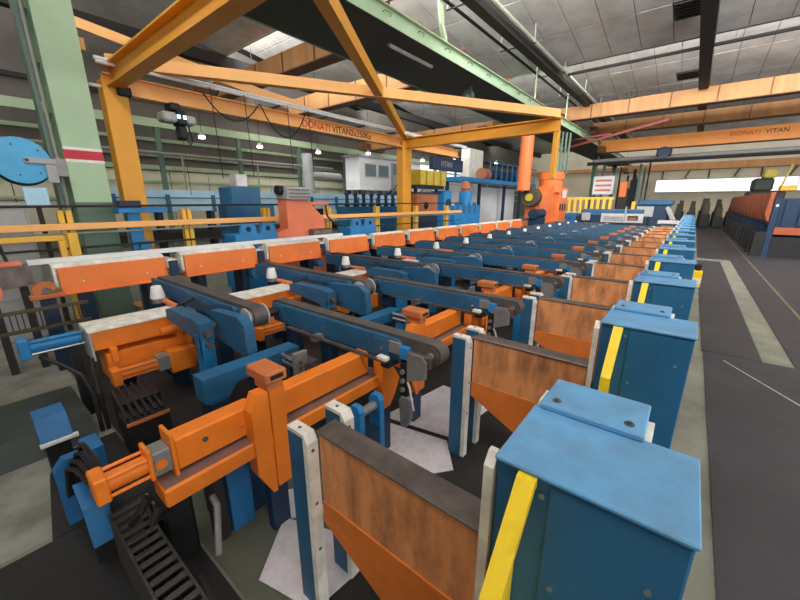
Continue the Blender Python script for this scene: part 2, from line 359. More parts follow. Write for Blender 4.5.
# ================================================================ belt conveyor arms
def stadium(x0, x1, zc, r, n=8):
    p = []
    for k in range(n+1):
        a = -math.pi/2 + math.pi*k/n; p.append((x1-r + r*math.cos(a), zc + r*math.sin(a)))
    for k in range(n+1):
        a = math.pi/2 + math.pi*k/n; p.append((x0+r + r*math.cos(a), zc + r*math.sin(a)))
    return p
def arm_right():
    y = 2.09
    t = thing('conveyor_arm', 'blue conveyor arm with dark belt and hanging limit switch, first past the cable chain', 'conveyor', (-2.5, y+.09, FZ), 'belt conveyor arms reaching the dividers')
    MB().prism(stadium(-3.60, -1.31, .60, .09), 'y', y+.05, y+.17).obj('belt', 'belt', t)
    pl = MB().cyl((-1.40, y+.045, .60), (-1.40, y+.175, .60), .065, 20).obj('pulley', 'steel', t)
    MB().cyl((-1.40, y+.02, .60), (-1.40, y+.2, .60), .025, 12).obj('axle', 'grey_metal', pl)
    for y0, m_ in ((y, 'arm_blue'), (y+.175, 'arm_blue')):
        MB().prism([(-3.5, .665), (-1.72, .665), (-1.66, .62), (-1.66, .47), (-3.5, .47)], 'y', y0, y0+.045).obj('side_plate', m_, t)
    for x0, x1 in ((-3.48, -3.28), (-2.72, -2.58), (-1.95, -1.78)):
        q = B(x0, x1, y-.012, y, .50, .645, b=.003).obj('splice_plate', 'arm_blue', t)
        MB().lathe(((x0+x1)/2, y-.02, .56), [(.014, 0), (.014, .008)], 8, 'y').obj('bolt', 'chrome', q)
    B(-1.78, -1.66, y-.02, y+.0, .55, .655, b=.004).obj('end_clip', 'grey_metal', t)
    B(-1.66, -1.58, y-.03, y+.03, .53, .63, b=.004).obj('junction_box', 'bright_blue', t)
    MB().prism([(-1.58, .60), (-1.44, .60), (-1.40, .555), (-1.40, .42), (-1.58, .35)], 'y', y-.03, y-.01).obj('bearing_plate', 'grey_metal', t)
    B(-1.6, -1.38, y-.008, y+.04, .50, .60, b=.004).obj('bearing_block', 'steel', t)
    sw = B(-1.66, -1.59, y-.02, y+.04, .1, .50, b=.006).obj('switch_arm', 'black', t)
    for k, z_ in enumerate((.42, .34, .26, .18)): MB().lathe((-1.625, y-.04, z_), [(.02, 0), (.02, .02)], 10, 'y').obj('stud', 'grey_metal', sw)
    MB().prism([(-1.66, .16), (-1.60, .20), (-1.545, .19), (-1.55, .0), (-1.59, -.08), (-1.64, -.08)], 'y', y-.035, y+.02).obj('switch_jaw', 'grey_metal', t)
    MB().tube([(-1.58, y-.02, .34), (-1.55, y-.03, .3), (-1.52, y-.04, .2), (-1.50, y-.04, .12)], .009, 6).obj('switch_lead', 'pale_steel', t)
    g = B(-3.05, -1.72, y-.14, y-.105, .505, .525).obj('guide_bar', 'steel', t)
    B(-1.80, -1.70, y-.15, y-.095, .526, .56, b=.006).obj('guide_cap', 'cream', g)
    B(-2.70, -2.63, y-.12, y, .45, .505).obj('guide_bracket', 'grey_metal', g)
    B(-1.78, -1.70, y-.12, y+.06, .46, .504).obj('guide_bracket', 'black', g)
    for x0 in (-3.35, -2.75): B(x0, x0+.12, y+.04, y+.18, FZ, .47, b=.004).obj('leg', 'dark_blue', t)
    return t
row(arm_right(), 12, P, '{n} blue belt arm beside the brown dividers counted from the cable chain end')
def arm_left():
    y = 1.70
    t = thing('conveyor_arm', 'blue conveyor arm beside the orange roller troughs closest to the cable chain', 'conveyor', (-4.6, y+.09, FZ), 'belt conveyor arms beside the roller troughs')
    MB().prism(stadium(-6.0, -3.28, .60, .11), 'y', y+.05, y+.19).obj('belt', 'belt', t)
    pl = MB().cyl((-3.39, y+.02, .60), (-3.39, y+.22, .60), .08, 20).obj('pulley', 'grey_metal', t)
    MB().cyl((-3.39, y-.0, .60), (-3.39, y+.01, .60), .11, 20).cyl((-3.39, y+.2, .60), (-3.39, y+.21, .60), .12, 20).obj('pulley_flange', 'pale_steel', pl)
    MB().cyl((-3.39, y+.21, .6), (-3.39, y+.36, .6), .05, 14).obj('coupling', 'rubber', pl)
    for y0 in (y, y+.195): B(-6.05, -3.55, y0, y0+.045, .47, .675, b=.004).obj('side_plate', 'arm_blue', t)
    q = MB().prism([(-4.8, .665), (-4.2, .645), (-3.6, .70), (-3.55, .66), (-3.55, .60), (-4.8, .60)], 'y', y-.02, y).obj('cover_strip', 'arm_blue', t)
    g = MB().prism([(-3.86, .60), (-3.80, .655), (-3.24, .69), (-3.12, .63), (-3.10, .34), (-3.2, .31), (-3.72, .36)], 'y', y-.16, y-.06).obj('chain_guard', 'arm_blue', t)
    for bz in (.58, .54): MB().lathe((-3.105, y-.1, bz), [(.008, -.004), (.008, .006)], 8, 'x').obj('bolt', 'chrome', g)
    B(-3.2, -3.1, y-.13, y-.07, FZ, .32).obj('guard_leg', 'dark_blue', t)
    e = MB().prism([(-4.48, .58), (-4.38, .61), (-3.76, .61), (-3.62, .58), (-3.62, .40), (-3.80, .40), (-4.48, .47)], 'y', y-.36, y-.22).obj('side_bracket', 'arm_blue', t)
    B(-3.80, -3.63, y-.35, y-.23, FZ, .40, b=.004).obj('leg', 'bright_blue', t)
    B(-3.74, -3.66, y-.375, y-.36, .22, .46, b=.003).obj('bearing_plate', 'arm_blue', e)
    MB().cyl((-3.62, y-.3, .48), (-3.55, y-.3, .48), .035, 12).cyl((-3.63, y-.3, .36), (-3.55, y-.3, .36), .03, 12).obj('stub_shaft', 'steel', e)
    MB().cyl((-3.75, y-.22, .5), (-3.75, y-.16, .5), .04, 12).obj('shaft', 'steel', e)
    MB().tube([(-4.42, y-.3, .55), (-4.5, y-.2, .6), (-4.45, y-.05, .66)], .02, 8).obj('hose', 'rubber', e)
    B(-5.6, -5.45, y+.04, y+.2, FZ, .47, b=.004).obj('leg', 'dark_blue', t)
    B(-4.3, -4.18, y+.04, y+.2, FZ, .47, b=.004).obj('leg', 'dark_blue', t)
    return t
row(arm_left(), 13, P, '{n} blue arm with chain guard counted from the cable chain end')

# ================================================================ orange pusher frames under the arms
def pusher(first):
    y = .98
    t = thing('pusher_frame', 'orange pusher frame with hydraulic cylinder at its end above the cable chain' if first else
              'orange pusher frame between two conveyor arms', 'frame', (-2.0, y+.5, FZ), 'orange pusher frames')
    y0 = .52 if first else .86
    B(-2.13, -2.0, y0, y+.02, .30, .50, b=.012).obj('beam', 'orange', t)
    B(-2.13, -2.0, y+.19, y+1.08, .30, .50, b=.012).obj('beam', 'orange', t)
    B(-2.11, -2.02, y+.02, y+.19, .33, .47).obj('beam_core', 'orange', t)
    B(-2.11, -1.92, .42 if first else .86, y+1.2, .165, .28, b=.012).obj('lower_beam', 'orange', t)
    B(-2.105, -1.935, .43 if first else .865, y+1.19, .2805, .284).obj('dust_layer', 'dust', t)
    po = MB().prism([(y-.06, .50), (y-.01, .60), (y+.06, .60), (y+.06, -.15), (y+.03, -.15), (y-.06, .05)], 'x', -2.0, -1.9).obj('post', 'orange', t)
    B(-1.99, -1.91, y+.075, y+.185, -.14, .60, b=.004).obj('post', 'orange', t)
    h = B(-2.11, -1.87, y+.04, y+.19, .655, .73, b=.01).obj('head', 'orange_dusty', t)
    B(-1.872, -1.866, y+.07, y+.16, .68, .71, b=.002).obj('slot', 'black', h)
    B(-2.05, -1.9, y+.06, y+.17, .60, .655).obj('head_neck', 'orange_dusty', t)
    MB().prism([(y+1.12, .44), (y+1.20, .44), (y+1.36, .18), (y+1.30, .05), (y+1.22, -.05), (y+1.12, -.05)], 'x', -1.98, -1.88).obj('end_stop', 'orange', t)
    B(-1.97, -1.87, y+1.13, y+1.21, FZ, -.05).obj('foot', 'dark_blue', t)
    B(-2.0, -1.93, y+.02, y+.15, FZ, -.14).obj('foot', 'dark_blue', t)
    if first:
        MB().lathe((-1.998, .68, .42), [(.016, -.002), (.016, .004)], 14, 'x').obj('hole_plug', 'steel', t)
        MB().lathe((-1.998, .90, .385), [(.010, -.002), (.010, .004)], 12, 'x').obj('hole_plug', 'orange_dusty', t)
        B(-2.15, -1.99, .505, .525, .28, .54, b=.004).obj('end_plate', 'orange', t)
        c = thing_part(t)
    return t
def thing_part(t):
    c = B(-2.12, -2.0, .415, .505, .33, .47, b=.006).obj('cylinder_head', 'grey_metal', t)
    MB().lathe((-2.001, .45, .395), [(.028, -.002), (.028, .006)], 16, 'x').obj('port', 'orange', c)
    B(-2.125, -1.995, .395, .415, .32, .50, b=.004).obj('flange', 'orange', c)
    MB().cyl((-2.06, .225, .40), (-2.06, .40, .40), .05, 20).obj('barrel', 'orange', c)
    for dx, dz in ((-.05, .05), (.05, .05), (-.05, -.05), (.05, -.05)):
        MB().cyl((-2.06+dx, .2, .40+dz), (-2.06+dx, .42, .40+dz), .010, 8).obj('tie_rod', 'orange', c)
    e = B(-2.13, -1.99, .17, .228, .33, .47, b=.008).obj('end_cap', 'orange', c)
    return c
pusher(True)
p2 = pusher(False); p2.location.y += P
for n_, o in enumerate(row(p2, 11, P)): o['label'] = ORD[n_+1] + ' orange pusher frame counted from the cable chain end'
# blue longitudinal beams between the two arm rows
def pitbeam():
    t = thing('support_beam', 'blue notched support beam with roller pair beside the orange pusher', 'beam', (-2.95, 1.5, FZ), 'blue support beams under the arms')
    MB().prism([(1.02, .36), (1.95, .36), (1.95, .24), (1.30, .24), (1.22, .14), (1.02, .14)], 'x', -3.04, -2.86).obj('beam', 'blue', t)
    B(-3.02, -2.82, 1.04, 1.2, FZ, .14).obj('leg', 'dark_blue', t)
    for z_ in (.36, .30):
        MB().cyl((-2.80, 1.72, z_), (-2.52, 1.72, z_), .022, 12).obj('roller', 'chrome', t)
    B(-2.56, -2.52, 1.66, 1.8, .22, .46, b=.004).obj('roller_bracket', 'grey_metal', t)
    B(-2.82, -2.5, 1.76, 1.9, .24, .34, b=.005).obj('bracket_block', 'steel', t)
    return t
row(pitbeam(), 11, P, '{n} blue notched support beam counted from the cable chain end')
# clevis forks standing by the pushers
def fork():
    t = thing('clevis_fork', 'turquoise blue forked clevis standing behind the orange pusher', 'bracket', (-1.72, 1.73, FZ), 'forked clevis brackets')
    for y0 in (1.60, 1.82):
        MB().prism([(-1.78, FZ), (-1.66, FZ), (-1.66, .25), (-1.69, .29), (-1.75, .29), (-1.78, .25)], 'y', y0, y0+.05).obj('fork_plate', 'bright_blue', t)
    MB().cyl((-1.72, 1.65, .2), (-1.72, 1.82, .2), .035, 14).obj('pin', 'grey_metal', t)
    B(-1.78, -1.66, 1.65, 1.82, FZ, .02).obj('base_block', 'dark_blue', t)
    return t
row(fork(), 10, P, '{n} turquoise forked clevis counted from the cable chain end')

# ================================================================ lifting beams with white top, cone rollers
def lifter(first):
    y = .66
    t = thing('lifting_beam', 'orange lifting beam with white top and orange cylinder beside the blue hydraulic cylinder' if first else
              'orange lifting beam with worn white top between conveyor arms', 'beam', (-4.7, y+.45, FZ), 'orange lifting beams')
    MB().prism([(-4.98, .49), (-4.72, .49), (-4.60, .47), (-4.60, .455), (-4.98, .455)], 'y', y, y+.92).obj('top_liner', 'cream', t)
    B(-4.95, -4.62, y+.02, y+.92, .25, .455, b=.006).obj('box_beam', 'orange', t)
    B(-4.97, -4.60, y, y+.02, .15, .455, b=.003).obj('end_plate', 'ash', t)
    B(-4.95, -4.60, y+.1, y+.95, -.12, .19, b=.006).obj('lower_plate', 'orange', t)
    for y0 in (y+.14, y+.78): B(-4.72, -4.56, y0, y0+.06, .10, .26, b=.004).obj('hanger', 'orange', t)
    MB().cyl((-4.56, y+.62, .31), (-4.56, y+.9, .31), .05, 14).obj('roller', 'orange', t)
    cb = B(-4.56, -4.40, y+.62, y+.90, -.17, .09, b=.008).obj('block', 'orange', t)
    MB().cyl((-4.48, y+.16, -.02), (-4.48, y+.50, -.02), .055, 18).obj('barrel', 'orange', cb)
    for dx, dz in ((-.045, .045), (.045, .045), (.045, -.045)):
        MB().cyl((-4.48+dx, y+.12, -.02+dz), (-4.48+dx, y+.52, -.02+dz), .012, 8).obj('tie_rod', 'orange_dusty', cb)
    ch = B(-4.55, -4.41, y+.50, y+.62, -.1, .07, b=.005).obj('cylinder_head', 'grey_metal', cb)
    B(-4.56, -4.40, y+.08, y+.16, -.12, .06, b=.006).obj('end_cap', 'orange', cb)
    for y0 in (y+.2, y+.75): B(-4.9, -4.7, y0, y0+.14, FZ, -.12).obj('leg', 'dark_blue', t)
    return t
lifter(True)
l2 = lifter(False); l2.location.y += P
for n_, o in enumerate(row(l2, 11, P)): o['label'] = ORD[n_+1] + ' orange lifting beam with white top counted from the blue hydraulic cylinder'
def cone():
    y = 1.50
    t = thing('cone_roller', 'white cone roller on a salmon bracket closest to the grey entry plate', 'roller', (-5.2, y, FZ), 'white cone rollers beside the troughs')
    MB().lathe((-5.2, y, .56), [(.085, 0), (.085, .02), (.06, .15), (.052, .16)], 20).obj('cone', 'white', t)
    MB().cyl((-5.2, y, .5), (-5.2, y, .56), .07, 16).obj('collar', 'grey_metal', t)
    B(-5.15, -4.72, y+.02, y+.07, .50, .55, b=.006).obj('arm', 'salmon', t)
    B(-5.25, -5.15, y-.05, y+.05, FZ, .5).obj('stand', 'dark_blue', t)
    return t
row(cone(), 14, P, '{n} white cone roller counted from the grey entry plate')

# ================================================================ roller trough line
def trough():
    y = .82; e = y+1.33
    t = thing('roller_trough', 'orange trough section with white liner at the free end of the line', 'trough', (-6.95, y+.66, FZ), 'orange trough sections in the line')
    MB().prism([(-6.80, .50), (-6.78, .50), (-6.78, .86), (-6.80, .86)], 'y', y, e).obj('front_plate', 'orange_trough', t)
    MB().prism([(-6.74, .48), (-7.19, .48), (-7.19, .50), (-6.74, .50)], 'y', y, e).obj('bottom_plate', 'orange_trough', t)
    MB().prism([(-6.80, .84), (-6.79, .87), (-6.83, .90), (-6.90, .92), (-6.90, .90), (-6.82, .86)], 'y', y-.05, e).obj('top_liner', 'cream', t)
    MB().prism([(-6.79, .86), (-6.79, .60), (-6.97, .60), (-6.97, .90), (-6.83, .90)], 'y', y-.05, y-.02).obj('end_liner', 'cream', t)
    B(-7.19, -7.15, y, e, .5, .84).obj('back_plate', 'cream', t)
    B(-6.86, -6.74, e-.01, e, .46, .70).obj('end_tab', 'orange_trough', t)
    for yy in (y+.25, y+1.05): MB().lathe((-6.78, yy, .64), [(.014, -.004), (.012, .012)], 8, 'x').obj('bolt', 'cream', t)
    r = MB().cyl((-7.2, e+.15, .72), (-6.9, e+.15, .72), .10, 18).obj('roller', 'cream', t)
    B(-6.88, -6.84, e+.08, e+.22, .52, .78, b=.006).obj('bearing', 'dark_blue', r)
    for yy in (y+.2, e-.3): B(-7.2, -6.85, yy, yy+.14, FZ, .50, b=.004).obj('leg', 'dark_blue', t)
    MB().cyl((-6.83, e-.1, .36), (-6.66, e-.1, .36), .09, 16).obj('drive_wheel', 'arm_blue', t)
    return t
row(trough(), 11, P, '{n} orange trough section counted from the grey entry plate')
tag(B(-7.03, -6.92, .56, 6.3, .915, .985, b=.006).obj('steel_bar', 'bar_white'), 'long pale steel bar lying along the orange troughs', 'bar')

# ================================================================ guard rail behind the trough line
def post(y, k):
    t = thing('fence_post', ORD[k] + ' yellow fence post counted from the green column', 'post', (-8.2, y, FZ), 'yellow fence posts')
    B(-8.28, -8.14, y-.09, y-.012, FZ, 1.62, b=.006).box(-8.28, -8.14, y+.012, y+.09, FZ, 1.62, b=.006).obj('upright', 'fence_yellow', t)
    B(-8.28, -8.2, y-.012, y+.012, FZ, 1.55).obj('web', 'black', t)
    B(-8.34, -8.08, y-.12, y+.12, FZ, FZ+.02).obj('base_plate', 'fence_yellow', t)
for k, y in enumerate((1.25, 3.13, 4.95, 6.9, 9.0, 11.2, 13.4)): post(y, k)
tag(MB().cyl((-8.1, -.6, 1.68), (-8.1, 14.5, 1.72), .022, 10).obj('hand_rail', 'beam_dark'), 'thin dark hand rail on the yellow fence posts', 'rail')
tag(B(-8.12, -8.02, -.6, 14.4, 1.30, 1.41, b=.012).obj('guard_rail', 'crane_lit_pale'), 'thick pale orange guard rail on the yellow fence posts', 'rail')
tag(MB().cyl((-8.08, .1, 1.24), (-8.08, 14.4, 1.26), .018, 8).obj('conduit', 'pipe_grey'), 'thin grey conduit below the pale orange guard rail', 'pipe')
tag(MB().cyl((-8.1, -.6, 1.0), (-8.1, 14.4, 1.0), .02, 8).obj('lower_rail', 'beam_dark'), 'thin dark lower rail on the yellow fence posts', 'rail')

# ================================================================ HALL COLUMNS, RUNWAY GIRDER
def column(x, y, top, label, stripe=True):
    t = thing('hall_column', label, 'column', (x, y, FZ), 'green hall columns')
    B(x+.22, x+.25, y-.28, y+.28, 1.75 if stripe else FZ, top).obj('flange', 'green', t)
    if stripe: B(x+.22, x+.25, y-.28, y+.28, FZ, 1.75).obj('painted_base', 'green_dark', t)
    B(x-.25, x-.22, y-.28, y+.28, FZ, top).obj('flange', 'green', t)
    B(x-.22, x+.22, y-.02, y+.02, FZ, top).obj('web', 'green_dark', t)
    if stripe:
        for z0, h, m_ in ((2.46, .05, 'white'), (2.51, .16, 'red'), (2.67, .05, 'white')):
            B(x+.25, x+.255, y-.285, y+.285, z0, z0+h).obj('stripe', m_, t)
        for yy in (y-.42,):
            B(x-.2, x+.05, yy-.03, yy+.03, FZ, top).obj('side_stanchion', 'green_dark', t)
            for k in range(8):
                MB().bar((x-.1, yy, .4+k*.8), (x-.1, y-.28, .9+k*.8), .05, .05, (1, 0, 0)).obj('lacing', 'green_dark', t)
        MB().cyl((x+.1, y-.36, FZ), (x+.1, y-.36, top), .03, 8).obj('conduit', 'pipe_grey', t)
    return t
column(-9.25, 1.85, 6.55, 'green steel column with red and white stripe beside the blue cable reel')
column(-9.25, 31.5, 8.2, 'green steel column rising past the runway girder behind the orange machine', False)
column(-9.25, 46, 8.2, 'green steel column far down the runway, behind the yellow railing', False)
column(-9.25, 58, 8.2, 'green steel column at the far end of the runway', False)
g = thing('runway_girder', 'long green runway girder with dark underside on the hall columns', 'girder', (-8.9, 24, 6.55))
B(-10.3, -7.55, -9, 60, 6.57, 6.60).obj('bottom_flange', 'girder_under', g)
B(-7.55, -7.52, -9, 60, 6.55, 6.92).obj('edge_plate', 'green', g)
B(-7.7, -7.4, -9, 60, 6.92, 6.95).obj('top_edge', 'green_pale', g)
B(-9.0, -8.9, -9, 60, 6.60, 7.3).obj('web', 'green_dark', g)
B(-9.2, -8.7, -9, 60, 7.3, 7.34).obj('rail_flange', 'green', g)
B(-10.3, -10.25, -9, 60, 6.55, 6.75).obj('rear_edge', 'green_dark', g)
for k in range(30):
    y = 7 + 1.6*k
    MB().tube([(-7.51, y, 6.75), (-7.45, y+.05, 6.8), (-7.45, y+.3, 6.8), (-7.51, y+.35, 6.75)], .01, 6).obj('rung', 'beam_dark', g)
for k in range(9):
    y = 9 + 4.2*k
    MB().cyl((-7.6, y, 6.95), (-7.6, y, 7.3), .025, 8).obj('bracket_post', 'rust_red', g)
    B(-7.9, -7.42, y-.02, y+.02, 7.15, 7.19).obj('bracket_arm', 'rust_red', g)
lt = tag(MB().cyl((-8.3, 9.8, 6.50), (-8.3, 12.2, 6.50), .06, 10).obj('tube_lamp', 'ash'), 'unlit grey tube lamp under the runway girder', 'lamp')
t = thing('sheave', 'green cable sheave hanging below the runway girder', 'wheel', (-8.4, 15.2, 6.0))
MB().lathe((-8.4, 15.12, 6.15), [(.26, 0), (.26, .03), (.2, .04), (.2, .1), (.26, .11), (.26, .14)], 22, 'y').obj('wheel', 'green_dark', t)
MB().cyl((-8.4, 15.0, 6.15), (-8.4, 15.4, 6.15), .06, 12).obj('axle', 'pipe_grey', t)
B(-8.48, -8.32, 15.3, 15.36, 6.1, 6.565).obj('bracket', 'green_dark', t)
tag(MB().tube([(-7.9, 12.4, 6.95), (-7.9, 12.4, 7.3), (-7.85, 12.1, 7.7), (-7.85, 12.0, 8.2), (-7.85, 12.0, 9.0)], .1, 12).obj('down_pipe', 'green_pale'), 'thick pale green pipe dropping from the ceiling to the runway girder', 'pipe')
for y, lab in ((21, 'thin pale green hanger rod on the runway girder'), (27, 'thin pale green hanger rod on the runway girder')):
    tag(MB().cyl((-7.6, y, 6.955), (-7.6, y, ceilz(y)+.02), .04, 8).obj('hanger_rod', 'green_pale'), lab, 'rod', 'hanger rods on the girder')
# long pipes and conduits under the ceiling
for k, (x, z_, r, m_, lab) in enumerate(((-6.55, 8.42, .09, 'pipe_grey', 'thick grey pipe under the dark ceiling beam'), (-6.95, 8.36, .04, 'beam_dark', 'thin dark conduit beside the thick grey ceiling pipe'), (-7.35, 8.42, .03, 'beam_dark', 'thin dark conduit between two ceiling pipes'), (-7.75, 8.36, .06, 'beam_dark', 'dark pipe under the ceiling above the runway girder'))):
    tag(MB().cyl((x, -8, z_), (x, 60, z_), r, 10).obj('ceiling_pipe', m_), lab, 'pipe')
for k in range(11):
    y = 8+4.6*k
    t = thing('pipe_hanger', 'dark bracket carrying the ceiling pipes', 'bracket', (-7.1, y, 8.25), 'pipe hangers')
    B(-8.0, -6.4, y-.03, y+.03, 8.27, 8.31).obj('cross_bar', 'beam_dark', t)
    for x in (-7.95, -6.45): MB().cyl((x, y, 8.3), (x, y, 9.0), .018, 6).obj('rod', 'pipe_grey', t)
for y, z_, r, lab in ((22.3, 8.30, .075, 'black pipe crossing below the ceiling boards'), (22.0, 8.62, .03, 'thin dark conduit crossing above the black pipe'), (33, 8.6, .05, 'dark pipe crossing the ceiling behind the ceiling vents'), (40, 8.6, .04, 'slim dark pipe crossing the far ceiling')):
    tag(MB().cyl((-6.4, y, z_), (15.9, y, z_), r, 10).obj('cross_pipe', 'beam_dark'), lab, 'pipe')
for k in range(6):
    x = -5.2+1.8*k
    tag(MB().cyl((x, 22.3, 8.36), (x, 22.3, 9.0), .015, 6).obj('pipe_drop', 'pipe_grey'), 'thin rod holding the black ceiling pipe', 'rod', 'rods of the black ceiling pipe')
for x, y, sx in ((-1.3, 19.6, 1.0), (-1.5, 29.0, 1.0)):
    t = thing('ceiling_vent', 'black vent panel in the ceiling nearer the open side' if y < 20 else 'black vent panel in the ceiling past the black pipe', 'vent', (x, y, 8.9), 'ceiling vents')
    B(x-.6, x+.6, y-.9, y+.9, 8.94, 9.0).obj('frame', 'beam_dark', t)
    for k in range(6): B(x-.55, x+.55, y-.8+k*.28, y-.66+k*.28, 8.90, 8.94).obj('slat', 'black', t)
# high-bay lamps
for k, (x, y, z_) in enumerate(((-19, 8.5, 4.7), (-19, 11.5, 4.6), (-19, 15.5, 4.7), (-18, 19, 4.9), (-17, 24, 4.8), (-16, 27, 5.0), (-15, 33, 5.2), (-12, 40, 6.6), (-6.7, 49, 6.2))):
    t = thing('bay_lamp', 'small glowing bay lamp hanging in the left bay', 'lamp', (x, y, z_), 'bay lamps')
    MB().lathe((x, y, z_), [(.12, 0), (.16, .03), (.12, .12)], 14).obj('bulb', 'lamp', t)
    MB().lathe((x, y, z_+.12), [(.17, 0), (.06, .16)], 14).obj('shade', 'ash', t)
    MB().cyl((x, y, z_+.28), (x, y, ceilz(y)+.03), .012, 6).obj('cord', 'black', t)
# left-bay runway on posts, pipes and wall rails
t = thing('runway_girder', 'pale green runway girder along the left wall', 'girder', (-21, 28, 5.2))
B(-21.2, -20.9, -4, 60, 5.25, 5.62).obj('beam', 'green_pale', t)
for k in range(12):
    y = 3.2+4.1*k
    B(-21.15, -20.95, y-.1, y+.1, FZ, 5.25).obj('post', 'green_dark', t)
tag(MB().cyl((-20.6, -4, 4.05), (-20.6, 18, 4.05), .07, 8).obj('wall_pipe', 'pipe_grey'), 'long grey pipe along the left wall', 'pipe')
for k in range(4): tag(MB().cyl((-20.6, 4+4.1*k, FZ), (-20.6, 4+4.1*k, 4.0), .05, 8).obj('pipe_stand', 'pipe_grey'), 'thin grey stand holding the long wall pipe', 'stand', 'stands of the wall pipe')
t = thing('duct', 'grey duct elbow rising at the left wall past the salmon stand', 'duct', (-19, 14.6, FZ))
MB().cyl((-19, 14.6, FZ), (-19, 14.6, 4.6), .32, 16).obj('riser', 'ash', t)
MB().cyl((-19, 17.2, 3.4), (-19, 14.8, 3.4), .22, 14).obj('branch', 'ash', t)
# ================================================================ BRIDGE CRANES
def bridge(y, x0, x1, z0, h, m, label, panels=True, wdt=.55):
    t = thing('bridge_crane', label, 'crane', ((x0+x1)/2, y, z0))
    B(x0, x1, y, y+wdt, z0, z0+h).obj('girder', m, t)
    B(x0, x1, y-.05, y+wdt+.05, z0-.05, z0).obj('bottom_flange', 'tan_dark', t)
    if panels:
        n = int((x1-x0)/2.1)
        for k in range(1, n): B(x0+k*(x1-x0)/n-.03, x0+k*(x1-x0)/n+.03, y-.03, y, z0, z0+h).obj('stiffener', 'tan_dark', t)
    for x in (x0, x1-.5): B(x, x+.5, y-1.0, y+1.6, z0-.1, z0+.4).obj('end_carriage', 'tan_dark', t)
    return t
bridge(29.6, -8.9, 15.6, 7.45, .85, 'tan_girder', 'tan box girder bridge crane spanning the main bay', True)
bridge(33.8, -7.36, 15.6, 7.0, .8, 'tan_girder', 'tan bridge girder behind the first one in the main bay', True)
bo = bridge(37.5, -7.36, 15.6, 6.0, .95, 'crane_orange', 'orange bridge crane girder with dark lettering in the main bay', False)
text('DONATI', 'lettering', 'text_red', bo, (1.2, 37.49, 6.45), (1, 0, 0), (0, 0, 1), .42)
text('VITAN', 'lettering', 'text_dark', bo, (3.05, 37.49, 6.45), (1, 0, 0), (0, 0, 1), .42)
text('Q=3200+3200 Kg', 'lettering', 'text_dark', bo, (5.0, 37.49, 6.45), (1, 0, 0), (0, 0, 1), .42)
bridge(52, -7.36, 15.6, 5.2, .7, 'tan_girder', 'ochre girder across the far end of the main bay', False)
bridge(10.3, -21.0, -10.4, 7.1, .75, 'tan_girder', 'tan bridge girder in the left bay above the yellow portal', True)
bridge(14.6, -21.0, -10.4, 6.9, .85, 'tan_girder', 'tan bridge girder in the left bay behind the crossing braces', True)
bridge(22, -21.0, -10.4, 5.73, .8, 'tan_girder', 'tan bridge girder deep in the left bay', True)
t = thing('crane_hoist', 'dark blue hoist unit under the orange bridge girder', 'hoist', (-2.6, 37.2, 5.2))
B(-3.1, -2.1, 36.9, 37.6, 5.3, 5.945, b=.1).obj('drum_housing', 'dark_blue', t)
MB().lathe((-2.6, 36.8, 5.6), [(.42, 0), (.42, .12)], 18, 'y').obj('drum', 'dark_blue', t)
tag(MB().cyl((-8, 39, 5.45), (15.9, 39, 5.45), .14, 12).obj('overhead_duct', 'ash'), 'long grey duct crossing below the orange bridge girder', 'duct')
tag(MB().cyl((-8, 44, 5.9), (15.9, 44, 5.9), .2, 12).obj('overhead_duct', 'pipe_grey'), 'wide pale duct crossing the far bay', 'duct')
tag(B(-9, 15.9, 41, 41.3, 5.25, 5.55).obj('cross_beam', 'beam_dark'), 'dark beam crossing the bay above the window band', 'beam')
for k, (x, y, z_) in enumerate(((-4.5, 29.4, 8.3), (4.6, 29.4, 8.3))):
    t = thing('crane_trolley', 'dark trolley with grey motor on the tan girder near the orange lettering' if k else 'dark trolley frame on the tan girder near the green runway', 'trolley', (x, y, z_), 'trolleys on the tan crane')
    B(x-.35, x+.35, y+.1, y+.7, z_, z_+.15).obj('carriage', 'beam_dark', t)
    B(x-.2, x+.1, y+.2, y+.6, z_+.15, z_+.45, b=.05).obj('motor', 'ash' if k else 'beam_dark', t)
tag(MB().bar((-9.0, 31.3, 5.7), (-2.2, 30.5, 6.9), .12, .16).obj('jib_bar', 'rust_red'), 'long rust red jib bar reaching across the runway', 'bar')
tag(MB().bar((-9.0, 31.4, 6.3), (-5.5, 31.2, 6.5), .12, .12).obj('jib_bar', 'rust_red'), 'short rust red jib bar above the long one', 'bar')

# ================================================================ YELLOW PORTAL CRANE
t = thing('portal_crane', 'yellow portal frame with crossing braces over the machine', 'crane', (-6.5, 7.3, FZ))
LX, RX, Y1, Y2 = -9.4, -3.6, 2.6, 12.0
for y, s in ((Y1, .2), (Y2, .28)):
    lg = B(LX-.16, LX+.16, y-s, y+s, FZ, 4.05, b=.01).obj('leg', 'crane_yellow', t)
    B(LX-.3, LX+.3, y-s-.15, y+s+.15, FZ, FZ+.03).obj('base_plate', 'crane_yellow', lg)
B(RX-.05, RX+.09, Y2-.1, Y2+.1, 2.45, 3.79, b=.01).obj('hanger_leg', 'crane_yellow', t)
for y, x0 in ((Y1, LX), (Y2, LX)):
    dz = .12 if y == Y1 else 0; ex = RX+(.35 if y == Y1 else .1)
    bm_ = B(x0, ex, y-.02, y+.02, 3.82+dz, 4.14+dz).obj('beam', 'crane_yellow', t)
    B(x0, ex, y-.13, y+.13, 4.14+dz, 4.17+dz).box(x0, ex, y-.13, y+.13, 3.79+dz, 3.82+dz).obj('flange', 'crane_yellow', bm_)
B(-3.55, -3.25, Y1-.17, Y1-.13, 3.75, 4.4).obj('end_plate', 'crane_lit_pale', t)
MB().bar((LX, Y1, 4.40), (RX, Y2, 4.28), .2, .22).obj('brace', 'crane_lit_pale', t)
MB().bar((RX, Y1, 4.42), (LX, Y2, 4.30), .2, .24).obj('brace', 'crane_yellow', t)
